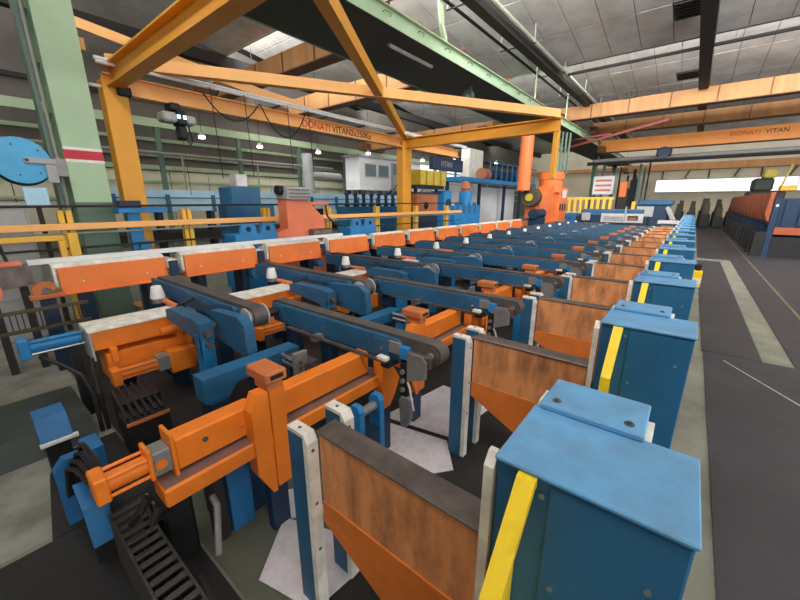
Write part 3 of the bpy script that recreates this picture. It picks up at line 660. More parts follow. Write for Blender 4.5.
MB().bar((-12.5, 2.85, 5.99), (-10.0, 6.15, 4.70), .14, .22).obj('side_brace', 'crane_lit_pale', t)
MB().bar((-10.0, 6.15, 4.70), (-9.4, 7.0, 4.45), .14, .2).obj('side_brace', 'crane_lit_pale', t)
B(-12.4, -9.4, 2.1, 2.3, 4.5, 4.7).obj('side_beam', 'crane_lit_pale', t)
rb = B(LX-.015, LX+.015, 2.45, 16.2, 3.86, 4.14).obj('runway_beam', 'crane_yellow', t)
B(LX-.12, LX+.12, 2.45, 16.2, 4.14, 4.17).box(LX-.12, LX+.12, 2.45, 16.2, 3.83, 3.86).obj('flange', 'crane_lit_pale', rb)
tx = LX+.125
B(LX+.015, LX+.02, 2.45, 16.2, 3.86, 4.14).obj('web_lit_face', 'crane_lit_pale', rb)  # thin paler skin that paints the side light onto the web
text('DONATI -', 'lettering', 'text_red', rb, (LX+.03, 7.1, 3.90), (0, 1, 0), (0, 0, 1), .28)
text('VITAN', 'lettering', 'text_dark', rb, (LX+.03, 8.25, 3.90), (0, 1, 0), (0, 0, 1), .28)
text('2x250Kg', 'lettering', 'text_dark', rb, (LX+.03, 9.05, 3.90), (0, 1, 0), (0, 0, 1), .28)
for k, (z_, dx) in enumerate(((4.32, .36), (4.24, .44))):
    MB().cyl((LX+dx, 2.3, z_), (LX+dx, 16.4, z_), .034, 10).obj('track_pipe', 'bar_white', t)
for k in range(9):
    y = 2.9+1.6*k
    MB().bar((LX, y, 4.19), (LX+.46, y, 4.19), .04, .05).obj('pipe_clip', 'beam_dark', t)
MB().cyl((LX+.1, 1.9, 3.9), (LX+.1, 2.5, 3.9), .03, 8).obj('stub_pipe', 'white', t)
B(LX+.02, LX+.25, 2.62, 2.85, 3.78, 3.95, b=.02).obj('end_stop', 'black', t)
# electric hoist on the portal's runway
t = thing('chain_hoist', 'grey and black chain hoist with lit display on the yellow runway', 'hoist', (LX+.2, 3.7, 3.2))
B(LX-.1, LX+.25, 3.52, 3.72, 3.68, 3.83, b=.02).obj('trolley', 'black', t)
B(LX+.0, LX+.35, 3.3, 3.6, 3.42, 3.62, b=.04).obj('motor', 'ash', t)
B(LX+.0, LX+.35, 3.6, 3.78, 3.38, 3.68, b=.03).obj('gearbox', 'black', t)
B(LX+.0, LX+.33, 3.78, 4.0, 3.42, 3.60, b=.04).obj('brake', 'ash', t)
for yy in (3.62, 3.74): B(LX+.35, LX+.36, yy-.035, yy+.035, 3.5, 3.58, b=.005).obj('display', 'hoist_glow', t)
B(LX+.05, LX+.3, 3.62, 3.78, 3.1, 3.38, b=.03).obj('chain_bag', 'black', t)
MB().tube([(LX+.2, 3.85, 3.4), (LX+.2, 3.9, 3.1), (LX+.2, 3.84, 3.0), (LX+.2, 3.8, 3.08)], .015, 6).obj('hook', 'black', t)
MB().cyl((LX+.2, 3.7, 3.1), (LX+.2, 3.7, 1.9), .008, 5).obj('chain', 'steel', t)
for k, (y0, y1, d) in enumerate(((4.2, 5.6, .5), (5.6, 7.0, .7))):
    pts = [(LX+.3+.04*(k % 2), y0+(y1-y0)*s/8, 4.16 - d*4*(s/8)*(1-s/8)) for s in range(9)]
    tag(MB().tube(pts, .016, 6).obj('festoon_cable', 'rubber'), 'black festoon cable loop under the yellow runway', 'cable', 'festoon cables')
for k, y in enumerate((4.3, 5.1, 6.3, 7.0)):
    tag(MB().cyl((LX+.50, y, 4.24), (LX+.50, y+.05, 2.3+.1*k), .01, 5).obj('pendant_cable', 'rubber'), 'thin black cable hanging straight from the yellow runway', 'cable', 'pendant cables')
# ================================================================ LEFT CORNER
t = thing('cable_reel', 'round bright blue cable reel with grey arm beside the green column', 'reel', (-9.0, 1.05, 1.9))
MB().lathe((-9.0, 1.0, 2.43), [(.37, 0), (.37, .02), (.34, .025)], 40, 'x').obj('face_disc', 'reel_blue', t)
MB().lathe((-9.16, 1.0, 2.40), [(.38, 0), (.38, .02), (.2, .03), (.2, .14)], 40, 'x').obj('drum', 'black', t)
B(-8.97, -8.92, 1.02, 1.42, 2.39, 2.48, b=.01).obj('arm', 'ash', t)
B(-8.97, -8.93, 1.27, 1.42, 2.08, 2.39, b=.01).obj('arm_drop', 'ash', t)
MB().lathe((-8.92, 1.06, 2.44), [(.028, 0), (.022, .02)], 12, 'x').obj('hub_bolt', 'rust_red', t)
B(-9.11, -8.95, 1.4, 1.56, 2.2, 2.5).obj('wall_bracket', 'grey_metal', t)
for a in (40, 115, 250, 310):
    MB().lathe((-8.976, 1.03+.26*math.cos(math.radians(a)), 2.44+.26*math.sin(math.radians(a))), [(.014, 0), (.012, .006)], 8, 'x').obj('rivet', 'dark_blue', t)
t = thing('control_cabinet', 'tall pale grey control cabinet behind the guard rail', 'cabinet', (-8.6, .55, FZ))
B(-8.9, -8.45, .0, .86, FZ, 1.74, b=.01).obj('body', 'ash', t)
B(-8.45, -8.43, .05, .82, .2, 1.68, b=.004).obj('door', 'ash', t)
t = thing('button_panel', 'small pale blue gridded button panel above the grey control cabinet', 'panel', (-8.55, 1.0, FZ))
pb = B(-8.6, -8.5, .87, 1.16, 1.66, 1.98, b=.01).obj('plate', 'sky_blue', t)
B(-8.58, -8.52, .98, 1.04, FZ, 1.66).obj('stem', 'beam_dark', t)
for i in range(5):
    for j in range(4): B(-8.5, -8.49, .89+.052*i, .935+.052*i, 1.69+.07*j, 1.745+.07*j).obj('button', 'sky_blue', pb)
t = thing('safety_barrier', 'yellow bent tube barrier between the cabinet and the trough', 'barrier', (-7.7, 1.0, FZ))
B(-7.72, -7.62, .25, 1.1, 1.17, 1.25, b=.01).obj('top_bar', 'fence_yellow', t)
B(-7.72, -7.62, 1.02, 1.1, FZ, 1.17, b=.01).obj('upright', 'fence_yellow', t)
B(-7.74, -7.64, 1.14, 1.27, FZ, 1.28, b=.01).obj('upright', 'fence_yellow', t)
t = thing('entry_plate', 'grey steel entry plate on salmon feet at the trough end', 'plate', (-6.7, .42, FZ))
MB().prism([(.22, .96), (.54, .97), (.57, .70), (.26, .66)], 'x', -6.75, -6.70).obj('plate', 'steel', t)
MB().prism([(.08, .86), (.22, .9), (.26, .64), (.2, .5), (.08, .5)], 'x', -6.78, -6.66).obj('side_cheek', 'salmon', t)
MB().tube([(-6.9, .3, 1.0), (-6.9, .28, 1.22), (-6.9, .16, 1.34), (-6.9, .0, 1.36)], .025, 8).obj('hose', 'rubber', t)
MB().tube([(-6.9, .38, 1.0), (-6.9, .36, 1.2), (-6.9, .2, 1.32), (-6.9, .0, 1.42)], .02, 8).obj('hose', 'rubber', t)
for y in (.12, .42): B(-6.85, -6.76, y, y+.08, FZ, .66).obj('foot', 'beam_dark', t)
B(-6.95, -6.65, .2, .5, .955, 1.0, b=.008).obj('hose_block', 'salmon', t)
t = thing('clamp_shoe', 'salmon red clamp casting at the end of the trough line', 'clamp', (-6.5, .68, FZ))
MB().prism([(.50, .58), (.50, .68), (.58, .74), (.70, .73), (.74, .66), (.70, .62), (.64, .67), (.58, .66), (.57, .58)], 'x', -6.55, -6.45).obj('hook', 'orange_dusty', t)
B(-6.56, -6.44, .46, .80, .52, .58, b=.01).obj('sole', 'orange_dusty', t)
B(-6.56, -6.44, .55, .7, FZ, .5).obj('stem', 'dark_blue', t)
t = thing('hydraulic_cylinder', 'bright blue hydraulic cylinder lying behind the white topped beam', 'cylinder', (-4.85, .42, FZ))
MB().cyl((-4.85, .24, .38), (-4.85, .63, .38), .065, 20).obj('barrel', 'bright_blue', t)
for dz in (.06, -.06): MB().cyl((-4.79, .22, .38+dz), (-4.79, .65, .38+dz), .014, 8).obj('tie_rod', 'chrome' if dz < 0 else 'bright_blue', t)
B(-4.94, -4.76, .17, .25, .28, .48, b=.01).obj('end_cap', 'bright_blue', t)
B(-4.93, -4.78, .52, .6, FZ, .31).obj('cradle', 'black', t)
tag(MB().tube([(-4.8, .3, .27), (-4.6, .42, .2), (-4.45, .52, .1), (-4.36, .56, -.1), (-4.3, .55, FZ+.02)], .02, 8).obj('hydraulic_hose', 'rubber'), 'black hose looping from the blue hydraulic cylinder to the floor', 'hose', 'black hoses')
tag(MB().tube([(-4.58, .64, .20), (-4.52, .62, .1), (-4.34, .6, -.1), (-4.3, .6, FZ+.02)], .02, 8).obj('hydraulic_hose', 'rubber'), 'black hose dropping from the white topped beam', 'hose', 'black hoses')
t = thing('valve_block', 'black ribbed valve block under the orange lifting cylinder', 'valve', (-4.0, .78, FZ))
B(-4.2, -3.85, .66, .98, FZ, -.06, b=.01).obj('body', 'black', t)
for k in range(6): MB().bar((-4.2, .67+.055*k, -.04), (-3.62, .64+.055*k, -.12), .022, .03).obj('fin', 'rubber', t)
B(-3.85, -3.6, .62, .96, FZ, -.14).obj('base', 'black', t)
B(-3.6, -3.585, .62, .96, -.18, -.15).obj('lip', 'orange_dusty', t)
tag(MB().prism([(-5.3, FZ), (-5.25, -.28), (-4.35, -.28), (-4.22, FZ)], 'y', -2.5, .5).obj('trench_cover', 'trench'), 'dark green raised trench cover on the floor', 'cover')
t = thing('sensor_box', 'blue sensor box with white rod on the floor by the trench cover', 'box', (-3.85, .2, FZ))
MB().prism([(-4.02, .03), (-3.98, .09), (-3.80, .08), (-3.68, -.08), (-3.72, -.12), (-4.02, -.12)], 'y', .10, .29).obj('body', 'pit_blue', t)
B(-4.0, -3.76, .12, .27, FZ, -.12).obj('stem', 'black', t)
B(-3.70, -3.66, .09, .32, -.115, -.085, b=.004).obj('rod', 'white', t)
B(-3.64, -3.4, .3, .42, FZ, -.13, b=.006).obj('side_block', 'pit_blue', t)
t = thing('hose_bracket', 'blue round topped bracket with bundled hoses by the orange cylinder', 'bracket', (-3.1, .2, FZ))
MB().prism([(.1, FZ), (.34, FZ), (.34, -.05), (.28, .02), (.16, .02), (.1, -.05)], 'x', -3.2, -3.12).obj('plate', 'pit_blue', t)
for k in range(4):
    MB().tube([(-3.1, .14+.03*k, -.25), (-3.0, .16+.03*k, .02+.04*k), (-2.7, .18+.02*k, .16+.05*k), (-2.3, .2+.02*k, .24+.03*k), (-2.14, .21+.02*k, .33+.02*k)], .014, 7).obj('hose', 'rubber', t)
t = thing('chain_anchor', 'blue folded anchor plate beside the cable chain', 'bracket', (-2.65, .2, FZ))
MB().prism([(-2.80, .0), (-2.78, .02), (-2.58, -.05), (-2.52, -.30), (-2.55, -.30), (-2.61, -.07), (-2.80, -.02)], 'y', .15, .27).obj('plate', 'pit_blue', t)
B(-2.8, -2.6, .16, .26, FZ, -.07).obj('core', 'black', t)
t = thing('mesh_guard', 'low dark wire mesh guard behind the blue hydraulic cylinder', 'guard', (-5.9, .5, FZ))
for zz in (.27, .50): B(-5.93, -5.87, -.4, .92, zz, zz+.035).obj('rail', 'rust_dark', t)
for k in range(26): MB().cyl((-5.9, -.38+.05*k, .28), (-5.9, -.38+.05*k, .51), .006, 5).obj('wire', 'beam_dark', t)
for y in (-.3, .86): B(-5.94, -5.86, y, y+.06, FZ, .27).obj('leg', 'rust_dark', t)
# cable chain running across the oily floor
t = thing('cable_chain', 'black plastic cable drag chain lying on the oily floor', 'chain', (-1.95, .34, FZ))
for y0 in (.245, .40): B(-2.5, -1.35, y0, y0+.014, FZ+.04, -.10, b=.003).obj('side_rail', 'chain_grey', t)
for k in range(16):
    x = -2.48+.072*k
    B(x, x+.034, .258, .401, -.115, -.098, b=.003).obj('rung', 'chain_grey', t)
B(-2.5, -1.35, .259, .40, FZ, FZ+.05).obj('cable_bed', 'rubber', t)
for k in range(3): MB().cyl((-2.5, .29+.04*k, FZ+.08), (-1.35, .29+.04*k, FZ+.08), .017, 7).obj('cable', 'black', t)
t = thing('valve_manifold', 'dark oily valve manifold under the orange cylinder', 'valve', (-2.15, .42, FZ))
B(-2.5, -2.2, .45, .62, FZ, -.02, b=.02).obj('body', 'black', t)
for k in range(3): MB().cyl((-2.45+.1*k, .44, -.1), (-2.45+.1*k, .5, -.1), .035, 12).obj('coil', 'steel', t)
MB().tube([(-2.2, .5, -.05), (-2.08, .42, .03), (-2.0, .36, .08), (-2.0, .4, .16)], .02, 8).obj('hose', 'rubber', t)
MB().tube([(-2.3, .42, .02), (-2.18, .3, .0), (-2.1, .34, .1), (-2.1, .38, .17)], .02, 8).obj('hose', 'rubber', t)
tag(MB().tube([(-1.98, .52, FZ+.03), (-1.80, .50, FZ+.05), (-1.5, .44, FZ+.05), (-1.2, .42, FZ+.03)], .03, 10).obj('floor_pipe', 'beam_dark'), 'dark pipe lying on the floor beside the cable chain', 'pipe')
tag(MB().tube([(-2.05, .68, -.02), (-1.99, .68, -.05), (-1.86, .60, -.27)], .02, 8).obj('strut_rod', 'grey_metal'), 'grey strut rod under the lower orange beam', 'rod')
for k in range(3):
    tag(MB().tube([(-2.14-.05*k, .21, .30), (-2.24-.05*k, .34, .24-.03*k), (-2.30-.06*k, .6, .16), (-2.34-.06*k, 1.0, .14), (-2.36-.06*k, 1.3, .10), (-2.36-.06*k, 1.42, -.1), (-2.36-.06*k, 1.44, FZ+.02)], .015, 7).obj('pressure_hose', 'rubber'),
        'black pressure hose running along behind the orange pusher beam', 'hose', 'pressure hoses')
t = thing('pit_pedestal', 'dark blue pedestal under the orange pusher beam', 'pedestal', (-2.35, .9, FZ))
B(-2.33, -2.15, .82, .98, FZ, .05, b=.006).obj('column', 'pit_blue', t)
B(-2.5, -2.2, .78, 1.12, FZ, -.22, b=.006).obj('foot', 'dark_blue', t)
MB().cyl((-2.2, .76, FZ), (-2.2, .76, .05), .06, 12).obj('sleeve', 'beam_dark', t)
# pale checker sheets on the pit floor
def sheet(pts, label, z0=FZ+.008):
    t = thing('tread_sheet', label, 'sheet', (sum(p[0] for p in pts)/len(pts), sum(p[1] for p in pts)/len(pts), z0))
    MB().prism(pts, 'z', z0, z0+.006).obj('plate', 'sheet', t)
    m = MB(); xs = [p[0] for p in pts]; ys = [p[1] for p in pts]
    def inside(x, y):
        r = False
        for i in range(len(pts)):
            (x1, y1), (x2, y2) = pts[i], pts[i-1]
            if (y1 > y) != (y2 > y) and x < (x2-x1)*(y-y1)/(y2-y1)+x1: r = not r
        return r
    x = min(xs); i = 0
    while x < max(xs):
        y = min(ys)
        while y < max(ys):
            if inside(x-.01, y-.01) and inside(x+.02, y+.02):
                m.bar((x, y, z0+.007), (x+.012, y+(.012 if i % 2 else -.012), z0+.007), .005, .003)
            y += .035; i += 1
        x += .028; i += 1
    if m.v:
        s = m.obj('tread_bumps', 'sheet', t); s['kind'] = 'stuff'
    return t

sheet([(-2.24, 1.15), (-1.94, 1.12), (-1.75, 1.33), (-2.1, 1.42)], 'small pale tread sheet at an angle beside the orange post')
sheet([(-1.97, 1.10), (-1.70, .74), (-1.30, .84), (-1.25, 1.25), (-1.6, 1.25)], 'large pale tread sheet under the first divider posts', FZ+.016)
sheet([(-2.25, 2.45), (-1.98, 2.18), (-1.45, 2.05), (-1.25, 2.3), (-1.5, 2.6)], 'pale sheet lying under the hanging limit switch')
sheet([(-2.25, 2.52), (-1.5, 2.66), (-1.4, 3.5), (-2.1, 3.5)], 'pale sheet behind the orange end stop', FZ+.012)

# ================================================================ MACHINES BEHIND THE TROUGH LINE
t = thing('motor_stand', 'salmon motor stand with grey gearbox in front of the guard rail', 'machine', (-7.7, 5.5, FZ))
MB().prism([(4.80, 1.06), (5.12, 1.14), (5.12, 1.80), (5.72, 1.80), (6.22, 1.36), (6.27, .9), (4.80, .9)], 'x', -7.9, -7.55).obj('cheek', 'salmon', t)
B(-7.95, -7.5, 4.82, 6.2, FZ, .9).obj('base', 'salmon', t)
B(-7.72, -7.6, 5.7, 6.45, 1.68, 1.76, b=.01).obj('arm', 'salmon', t)
B(-7.95, -7.45, 5.1, 5.78, 1.80, 2.1, b=.03).obj('gearbox', 'ash', t)
MB().cyl((-7.7, 4.98, 2.02), (-7.7, 5.15, 2.02), .11, 16).obj('motor', 'black', t)
for k in range(3): B(-7.45, -7.43, 5.15, 5.73, 1.86+.08*k, 1.89+.08*k).obj('rib', 'steel', t)
MB().tube([(-7.55, 6.3, 1.68), (-7.5, 6.3, 1.4), (-7.45, 6.5, 1.18), (-7.45, 6.9, 1.1)], .025, 8).obj('hose', 'rubber', t)
MB().cyl((-7.45, 5.7, .98), (-7.45, 6.3, .98), .12, 16).obj('coupling', 'steel', t)
def blue_block(y, z1, label, x=-8.9, l=1.2):
    t = thing('drive_unit', label, 'machine', (x, y+l/2, FZ))
    B(x-.22, x+.28, y, y+l, FZ, z1, b=.01).obj('body', 'bright_blue', t)
    for k in range(2):
        u = y+.15+k*(l-.55)
        q = MB().prism([(u, z1), (u+.4, z1), (u+.36, z1+.2), (u+.08, z1+.22)], 'x', x+.1, x+.2).obj('lug', 'bright_blue', t)
        MB().lathe((x+.2, u+.2, z1+.1), [(.06, 0), (.06, .004)], 12, 'x').obj('lug_hole', 'black', q)
    return t
blue_block(3.74, 1.08, 'bright blue drive unit with two lugs beside the salmon stand', -7.72, 1.02)
blue_block(7.05, 1.06, 'bright blue drive unit with two lugs past the salmon stand', -7.72, 1.1)
t = thing('motor_cabinet', 'blue motor cabinet with white cap on a blue bench behind the fence', 'cabinet', (-9.9, 5.2, FZ))
B(-10.4, -9.7, 4.9, 5.75, FZ, 2.15, b=.015).obj('body', 'blue', t)
B(-9.7, -9.3, 4.5, 5.9, FZ, 1.7, b=.015).obj('bench', 'blue', t)
B(-10.2, -9.85, 5.15, 5.5, 2.15, 2.5, b=.03).obj('cap', 'pale_steel', t)
t = thing('bracket_stand', 'blue steel stand with head plate beside the yellow crane leg', 'stand', (-8.6, 2.35, FZ))
B(-8.7, -8.5, 2.2, 2.42, FZ, 1.62, b=.006).obj('upright', 'bright_blue', t)
B(-8.75, -8.4, 2.05, 2.85, 1.55, 1.65, b=.006).obj('head_plate', 'bright_blue', t)
B(-8.72, -8.45, 2.1, 2.45, 1.65, 1.78, b=.006).obj('head_block', 'dark_blue', t)
B(-8.55, -8.42, 2.3, 2.5, .85, 1.0, b=.006).obj('side_lug', 'bright_blue', t)
t = thing('line_bench', 'long pale blue production bench along the left bay', 'bench', (-14.3, 10, FZ))
B(-14.8, -14.0, 2.5, 17.5, 1.45, 2.15).obj('bench_body', 'sky_blue', t)
for zz in (1.62, 1.88): B(-14.0, -13.96, 2.5, 17.5, zz, zz+.03).obj('slot', 'dark_blue', t)
for k in range(9): B(-14.6, -14.2, 2.8+1.75*k, 2.95+1.75*k, FZ, 1.45).obj('leg', 'dark_blue', t)
for k in range(10): B(-14.0, -13.9, 3.3+1.5*k, 3.4+1.5*k, 1.4, 2.0).obj('bracket', 'blue', t)
B(-15.2, -13.8, 2.0, 18, .5, .75).obj('lower_beam', 'beam_dark', t)
t = thing('spindle_rack', 'row of dark spindles on a blue carriage by the pale blue bench', 'machine', (-12.6, 13.5, FZ))
B(-12.9, -12.3, 11.4, 15.4, FZ, 1.55).obj('carriage', 'blue', t)
for k in range(7):
    MB().lathe((-12.6, 11.8+.55*k, 1.55), [(.1, 0), (.16, .1), (.08, .2), (.08, .5), (.13, .55), (.05, .75)], 10).obj('spindle', 'dark_blue', t)
t = thing('site_office', 'white raised site office cabin with dark windows', 'cabin', (-19.5, 22, FZ))
B(-19.9, -18.5, 19.3, 26.5, 2.6, 4.8).obj('body', 'wall_white', t)
B(-20.0, -18.3, 19.1, 26.7, 4.8, 4.92).obj('roof', 'ash', t)
for y in (19.8, 21.2): 
    f = B(-18.5, -18.46, y, y+1.2, 3.5, 4.4).obj('window', 'pale_steel', t); B(-18.46, -18.45, y+.06, y+1.14, 3.56, 4.34).obj('pane', 'glass', f)
d = B(-18.5, -18.46, 22.7, 23.5, 2.65, 4.65).obj('door', 'ash', t); B(-18.46, -18.45, 22.85, 23.35, 3.8, 4.6).obj('pane', 'glass', d)
f = B(-18.5, -18.46, 24.3, 26.0, 3.5, 4.4).obj('window', 'pale_steel', t); B(-18.46, -18.45, 24.4, 25.9, 3.58, 4.32).obj('pane', 'glass', f)
for x in (-19.8, -18.7):
    for y in (19.5, 26.2): B(x-.08, x+.08, y-.08, y+.08, FZ, 2.6).obj('stilt', 'beam_dark', t)
t.location.y -= .7
t = thing('cabin_stairs', 'dark stair rail climbing to the white site office', 'stairs', (-17.8, 22.5, FZ))
for k in range(9): B(-18.2, -17.6, 19.6+.3*k, 19.85+.3*k, FZ+.3*(k+1), FZ+.3*(k+1)+.04).obj('tread', 'dark_blue', t)
for x in (-18.2, -17.6): MB().bar((x, 19.5, 0), (x, 22.4, 2.6), .06, .2).obj('stringer', 'dark_blue', t)
for k in range(5): MB().bar((-17.6, 21.6+.9*k, 2.3), (-17.6, 22.3+.9*k, 3.0), .05, .05, (1, 0, 0)).obj('brace', 'dark_blue', t)
B(-18.2, -17.55, 21, 26.5, 2.2, 2.35).obj('landing', 'dark_blue', t)
for y in (21.1, 26.3): B(-18.1, -17.9, y, y+.1, FZ, 2.2).obj('landing_post', 'dark_blue', t)
t.location.y -= .7
# blue machine group past the second portal leg
t = thing('louvre_hood', 'olive yellow louvred hood above the brown tank', 'hood', (-9.2, 13.5, 2.4))
for k in range(4): B(-9.6, -9.0, 12.6+.53*k, 13.0+.53*k, 2.45, 3.05, b=.02).obj('louvre', 'olive_yellow', t)
B(-9.65, -9.2, 12.55, 14.75, 2.32, 2.45).obj('tray', 'dark_blue', t)
for y in (12.8, 14.4): MB().cyl((-9.4, y, 2.15), (-9.4, y, 2.4), .08, 10).obj('stub', 'black', t)
t = thing('coolant_tank', 'brown coolant tank under the yellow louvred hood', 'tank', (-9.3, 12.9, FZ))
B(-9.9, -9.0, 12.35, 13.95, 1.35, 2.1, b=.02).obj('upper_tank', 'tank_brown', t)
B(-9.9, -9.0, 12.35, 13.95, FZ, 1.35, b=.02).obj('lower_tank', 'dark_blue', t)
B(-9.95, -8.95, 12.32, 14.1, 2.1, 2.15).obj('top_plate', 'dark_blue', t)
MB().lathe((-8.98, 13.0, 1.62), [(.16, 0), (.12, .06)], 14, 'x').obj('valve', 'black', t)
t = thing('blue_press', 'large bright blue press body with round cap beside the brown tank', 'machine', (-9.4, 16.4, FZ))
B(-10, -9.2, 14.8, 15.5, FZ, 2.28, b=.03).obj('frame_body', 'bright_blue', t)
B(-10, -9.0, 15.5, 18.2, FZ, 1.6, b=.03).obj('bed', 'bright_blue', t)
MB().cyl((-9.3, 17.0, 1.6), (-9.3, 17.0, 2.3), .33, 18).obj('ram_column', 'bright_blue', t)
MB().lathe((-9.3, 17.0, 2.3), [(.2, 0), (.27, .15), (.2, .4), (.08, .5)], 16).obj('ram_cap', 'tank_brown', t)
MB().lathe((-9.2, 15.15, 1.7), [(.2, 0), (.2, .05)], 16, 'x').obj('flange', 'dark_blue', t)
for k in range(4): B(-9.1, -8.98, 15.6+.6*k, 15.85+.6*k, 1.2, 1.75, b=.02).obj('clamp', 'blue', t)
t = thing('sign_box', 'dark navy sign box with pale lettering below the yellow runway end', 'sign', (-9.5, 15.5, 3.4))
B(-9.7, -9.45, 14.2, 16.9, 3.2, 3.75, b=.02).obj('box', 'dark_blue', t)
text('VITAN', 'lettering', 'text_grey', t, (-9.44, 14.8, 3.35), (0, 1, 0), (0, 0, 1), .35)
B(-9.5, -9.46, 14.6, 14.65, 3.75, 3.83).obj('hanger', 'beam_dark', t)
t = thing('filter_tower', 'cream white filter tower behind the blue press', 'tower', (-15.2, 28.6, FZ))
B(-15.6, -14.8, 27.5, 29.9, FZ, 5.95, b=.03).obj('casing', 'cream', t)
MB().tube([(-14.4, 22.9, 4.2), (-14.4, 22.9, 3.4), (-14.4, 23.5, 3.1), (-14.4, 27, 3.1), (-15, 28, 3.1)], .3, 14).obj('duct', 'ash', t)
t = thing('service_platform', 'blue steel platform with railing carrying motors', 'platform', (-12, 27, FZ))
B(-13, -11.5, 20.5, 34, 3.05, 3.3).obj('deck', 'bright_blue', t)
for y in (20.8, 25.4, 30, 33.6): B(-12.9, -12.7, y, y+.2, FZ, 3.05).obj('post', 'dark_blue', t)
for k in range(10): MB().cyl((-11.55, 24.5+k, 3.3), (-11.55, 24.5+k, 4.5), .04, 6).obj('baluster', 'blue', t)
MB().cyl((-11.55, 24.4, 4.5), (-11.55, 34, 4.5), .04, 6).obj('top_rail', 'blue', t)
for k in range(6):
    tag(MB().cyl((-12.6, 25.2+1.4*k, 3.75), (-12.6, 26.2+1.4*k, 3.75), .42, 12).obj('pump_motor', 'dark_blue' if k else 'tank_brown'),
        'dark blue pump motor standing on the blue platform' if k else 'brown pump motor standing on the blue platform', 'motor', 'pump motors on the platform')
tag(B(-13.6, -13.4, 20.5, 34, FZ, 2.9).obj('screen_wall', 'wall_white'), 'pale screen wall under the blue platform', 'screen')
# orange sawing / spindle machine at the end of the trough line
t = thing('spindle_machine', 'large orange spindle machine with round head at the trough end', 'machine', (-6.6, 22.6, FZ))
MB().prism([(20.2, .9), (21.6, .7), (24.6, .7), (24.6, 2.45), (22.6, 2.75), (21.4, 2.3), (20.2, 1.9)], 'x', -7.3, -6.5).obj('body', 'orange_machine', t)
B(-7.5, -6.3, 20.4, 24.8, FZ, .7, b=.03).obj('base', 'orange_machine', t)
MB().lathe((-6.9, 23.0, 2.3), [(.66, 0), (.66, .72), (.72, .73), (.72, 1.1), (.62, 1.15)], 24).obj('head', 'orange_machine', t)
B(-6.9, -6.3, 23.0, 24.7, .7, 2.6, b=.03).obj('front_housing', 'orange_machine', t)
B(-6.3, -6.28, 23.5, 24.3, 2.0, 2.45).obj('name_plate', 'white', t)
for k in range(3): B(-6.3, -6.28, 23.15+.5*k, 23.4+.5*k, 1.25, 1.65, b=.01).obj('vent_slot', 'black', t)
MB().lathe((-6.9, 19.6, 2.0), [(.45, 0), (.5, .1), (.5, .5), (.4, .6)], 22, 'y').obj('wheel', 'rust_dark', t)
MB().lathe((-6.9, 19.5, 2.0), [(.2, 0), (.2, .12)], 16, 'y').obj('wheel_hub', 'olive_yellow', t)
MB().cyl((-6.5, 19.2, 1.15), (-6.5, 20.6, 1.15), .26, 18).obj('motor', 'dark_blue', t)
B(-6.75, -6.25, 19.3, 20.5, FZ, .95).obj('motor_foot', 'dark_blue', t)
for k in range(4): MB().cyl((-6.6+.12*k, 22.6+.3*k, 3.4), (-6.6+.12*k, 22.6+.3*k, 5.6), .06, 8).obj('guide_pipe', 'green_dark', t)
B(-7.4, -7.1, 20.3, 22.4, 1.8, 2.4).obj('rear_cover', 'orange_machine', t)
MB().cyl((-7.2, 19.4, 2.35), (-7.2, 19.4, 5.0), .33, 20).obj('exhaust_stack', 'orange_machine', t)
tag(B(-8.0, -7.7, 26, 27, FZ, 3.6, b=.02).obj('switch_cabinet', 'dark_blue'), 'dark blue switch cabinet behind the orange spindle machine', 'cabinet')
# machine end: pale panel, blue consoles, yellow railing
t = thing('end_console', 'blue end console with pale perforated front panel', 'console', (-3.1, 25, FZ))
B(-5.6, -1.9, 24.3, 25.6, FZ, .95, b=.02).obj('body', 'dark_blue', t)
fp = B(-4.2, -2.1, 24.26, 24.3, .62, 1.12, b=.01).obj('front_panel', 'pale_steel', t)
for k in range(12):
    for j in range(3): B(-4.05+.085*k, -4.0+.085*k, 24.245, 24.26, .72+.09*j, .76+.09*j).obj('slot', 'beam_dark', fp)
B(-2.85, -2.35, 24.24, 24.26, .75, 1.0).obj('display', 'beam_dark', fp); B(-2.78, -2.42, 24.23, 24.24, .79, .9).obj('screen', 'tank_brown', fp)
B(-3.02, -2.95, 24.2, 24.3, .6, 1.5).obj('upright', 'ash', t)
B(-5.4, -2.2, 24.6, 25.4, .95, 1.35, b=.05).obj('hood', 'arm_blue', t)
t = thing('control_box', 'pale control box on a blue stand next to the end console', 'box', (-4.9, 24.1, FZ))
B(-5.2, -4.75, 24.0, 24.2, .7, 1.15, b=.02).obj('box', 'ash', t)
B(-5.05, -4.9, 24.03, 24.17, FZ, .7).obj('stand', 'dark_blue', t)
t = thing('drive_box', 'small bright blue gear box behind the last conveyor arms', 'box', (-6.1, 25.6, FZ))
B(-6.4, -5.8, 25.2, 26, FZ, 1.1, b=.02).obj('casing', 'bright_blue', t)
MB().cyl((-6.1, 25.1, .9), (-6.1, 25.2, .9), .18, 14).obj('cover', 'blue', t)
t = thing('yellow_railing', 'yellow slatted railing on the platform behind the end console', 'railing', (-6, 31, FZ))
for k in range(10): B(-8.6+.4*k, -8.4+.4*k, 31, 31.06, .9, 2.1).obj('slat', 'fence_yellow', t)
B(-8.7, -4.7, 31.06, 31.12, 1.95, 2.12).obj('top_rail', 'fence_yellow', t)
B(-8.7, -4.7, 31.06, 31.12, .9, 1.05).obj('bottom_rail', 'fence_yellow', t)
B(-8.6, -4.8, 31.12, 32.4, FZ, .9).obj('plinth', 'dark_blue', t)
t = thing('transfer_machine', 'dark blue transfer machine with pale door at the far end', 'machine', (-2.2, 34, FZ))
B(-3.9, -1.4, 33, 36, FZ, 1.5, b=.05).obj('body', 'dark_blue', t)
B(-3.4, -2.3, 32.94, 33, .7, 1.45, b=.02).obj('door', 'ash', t)
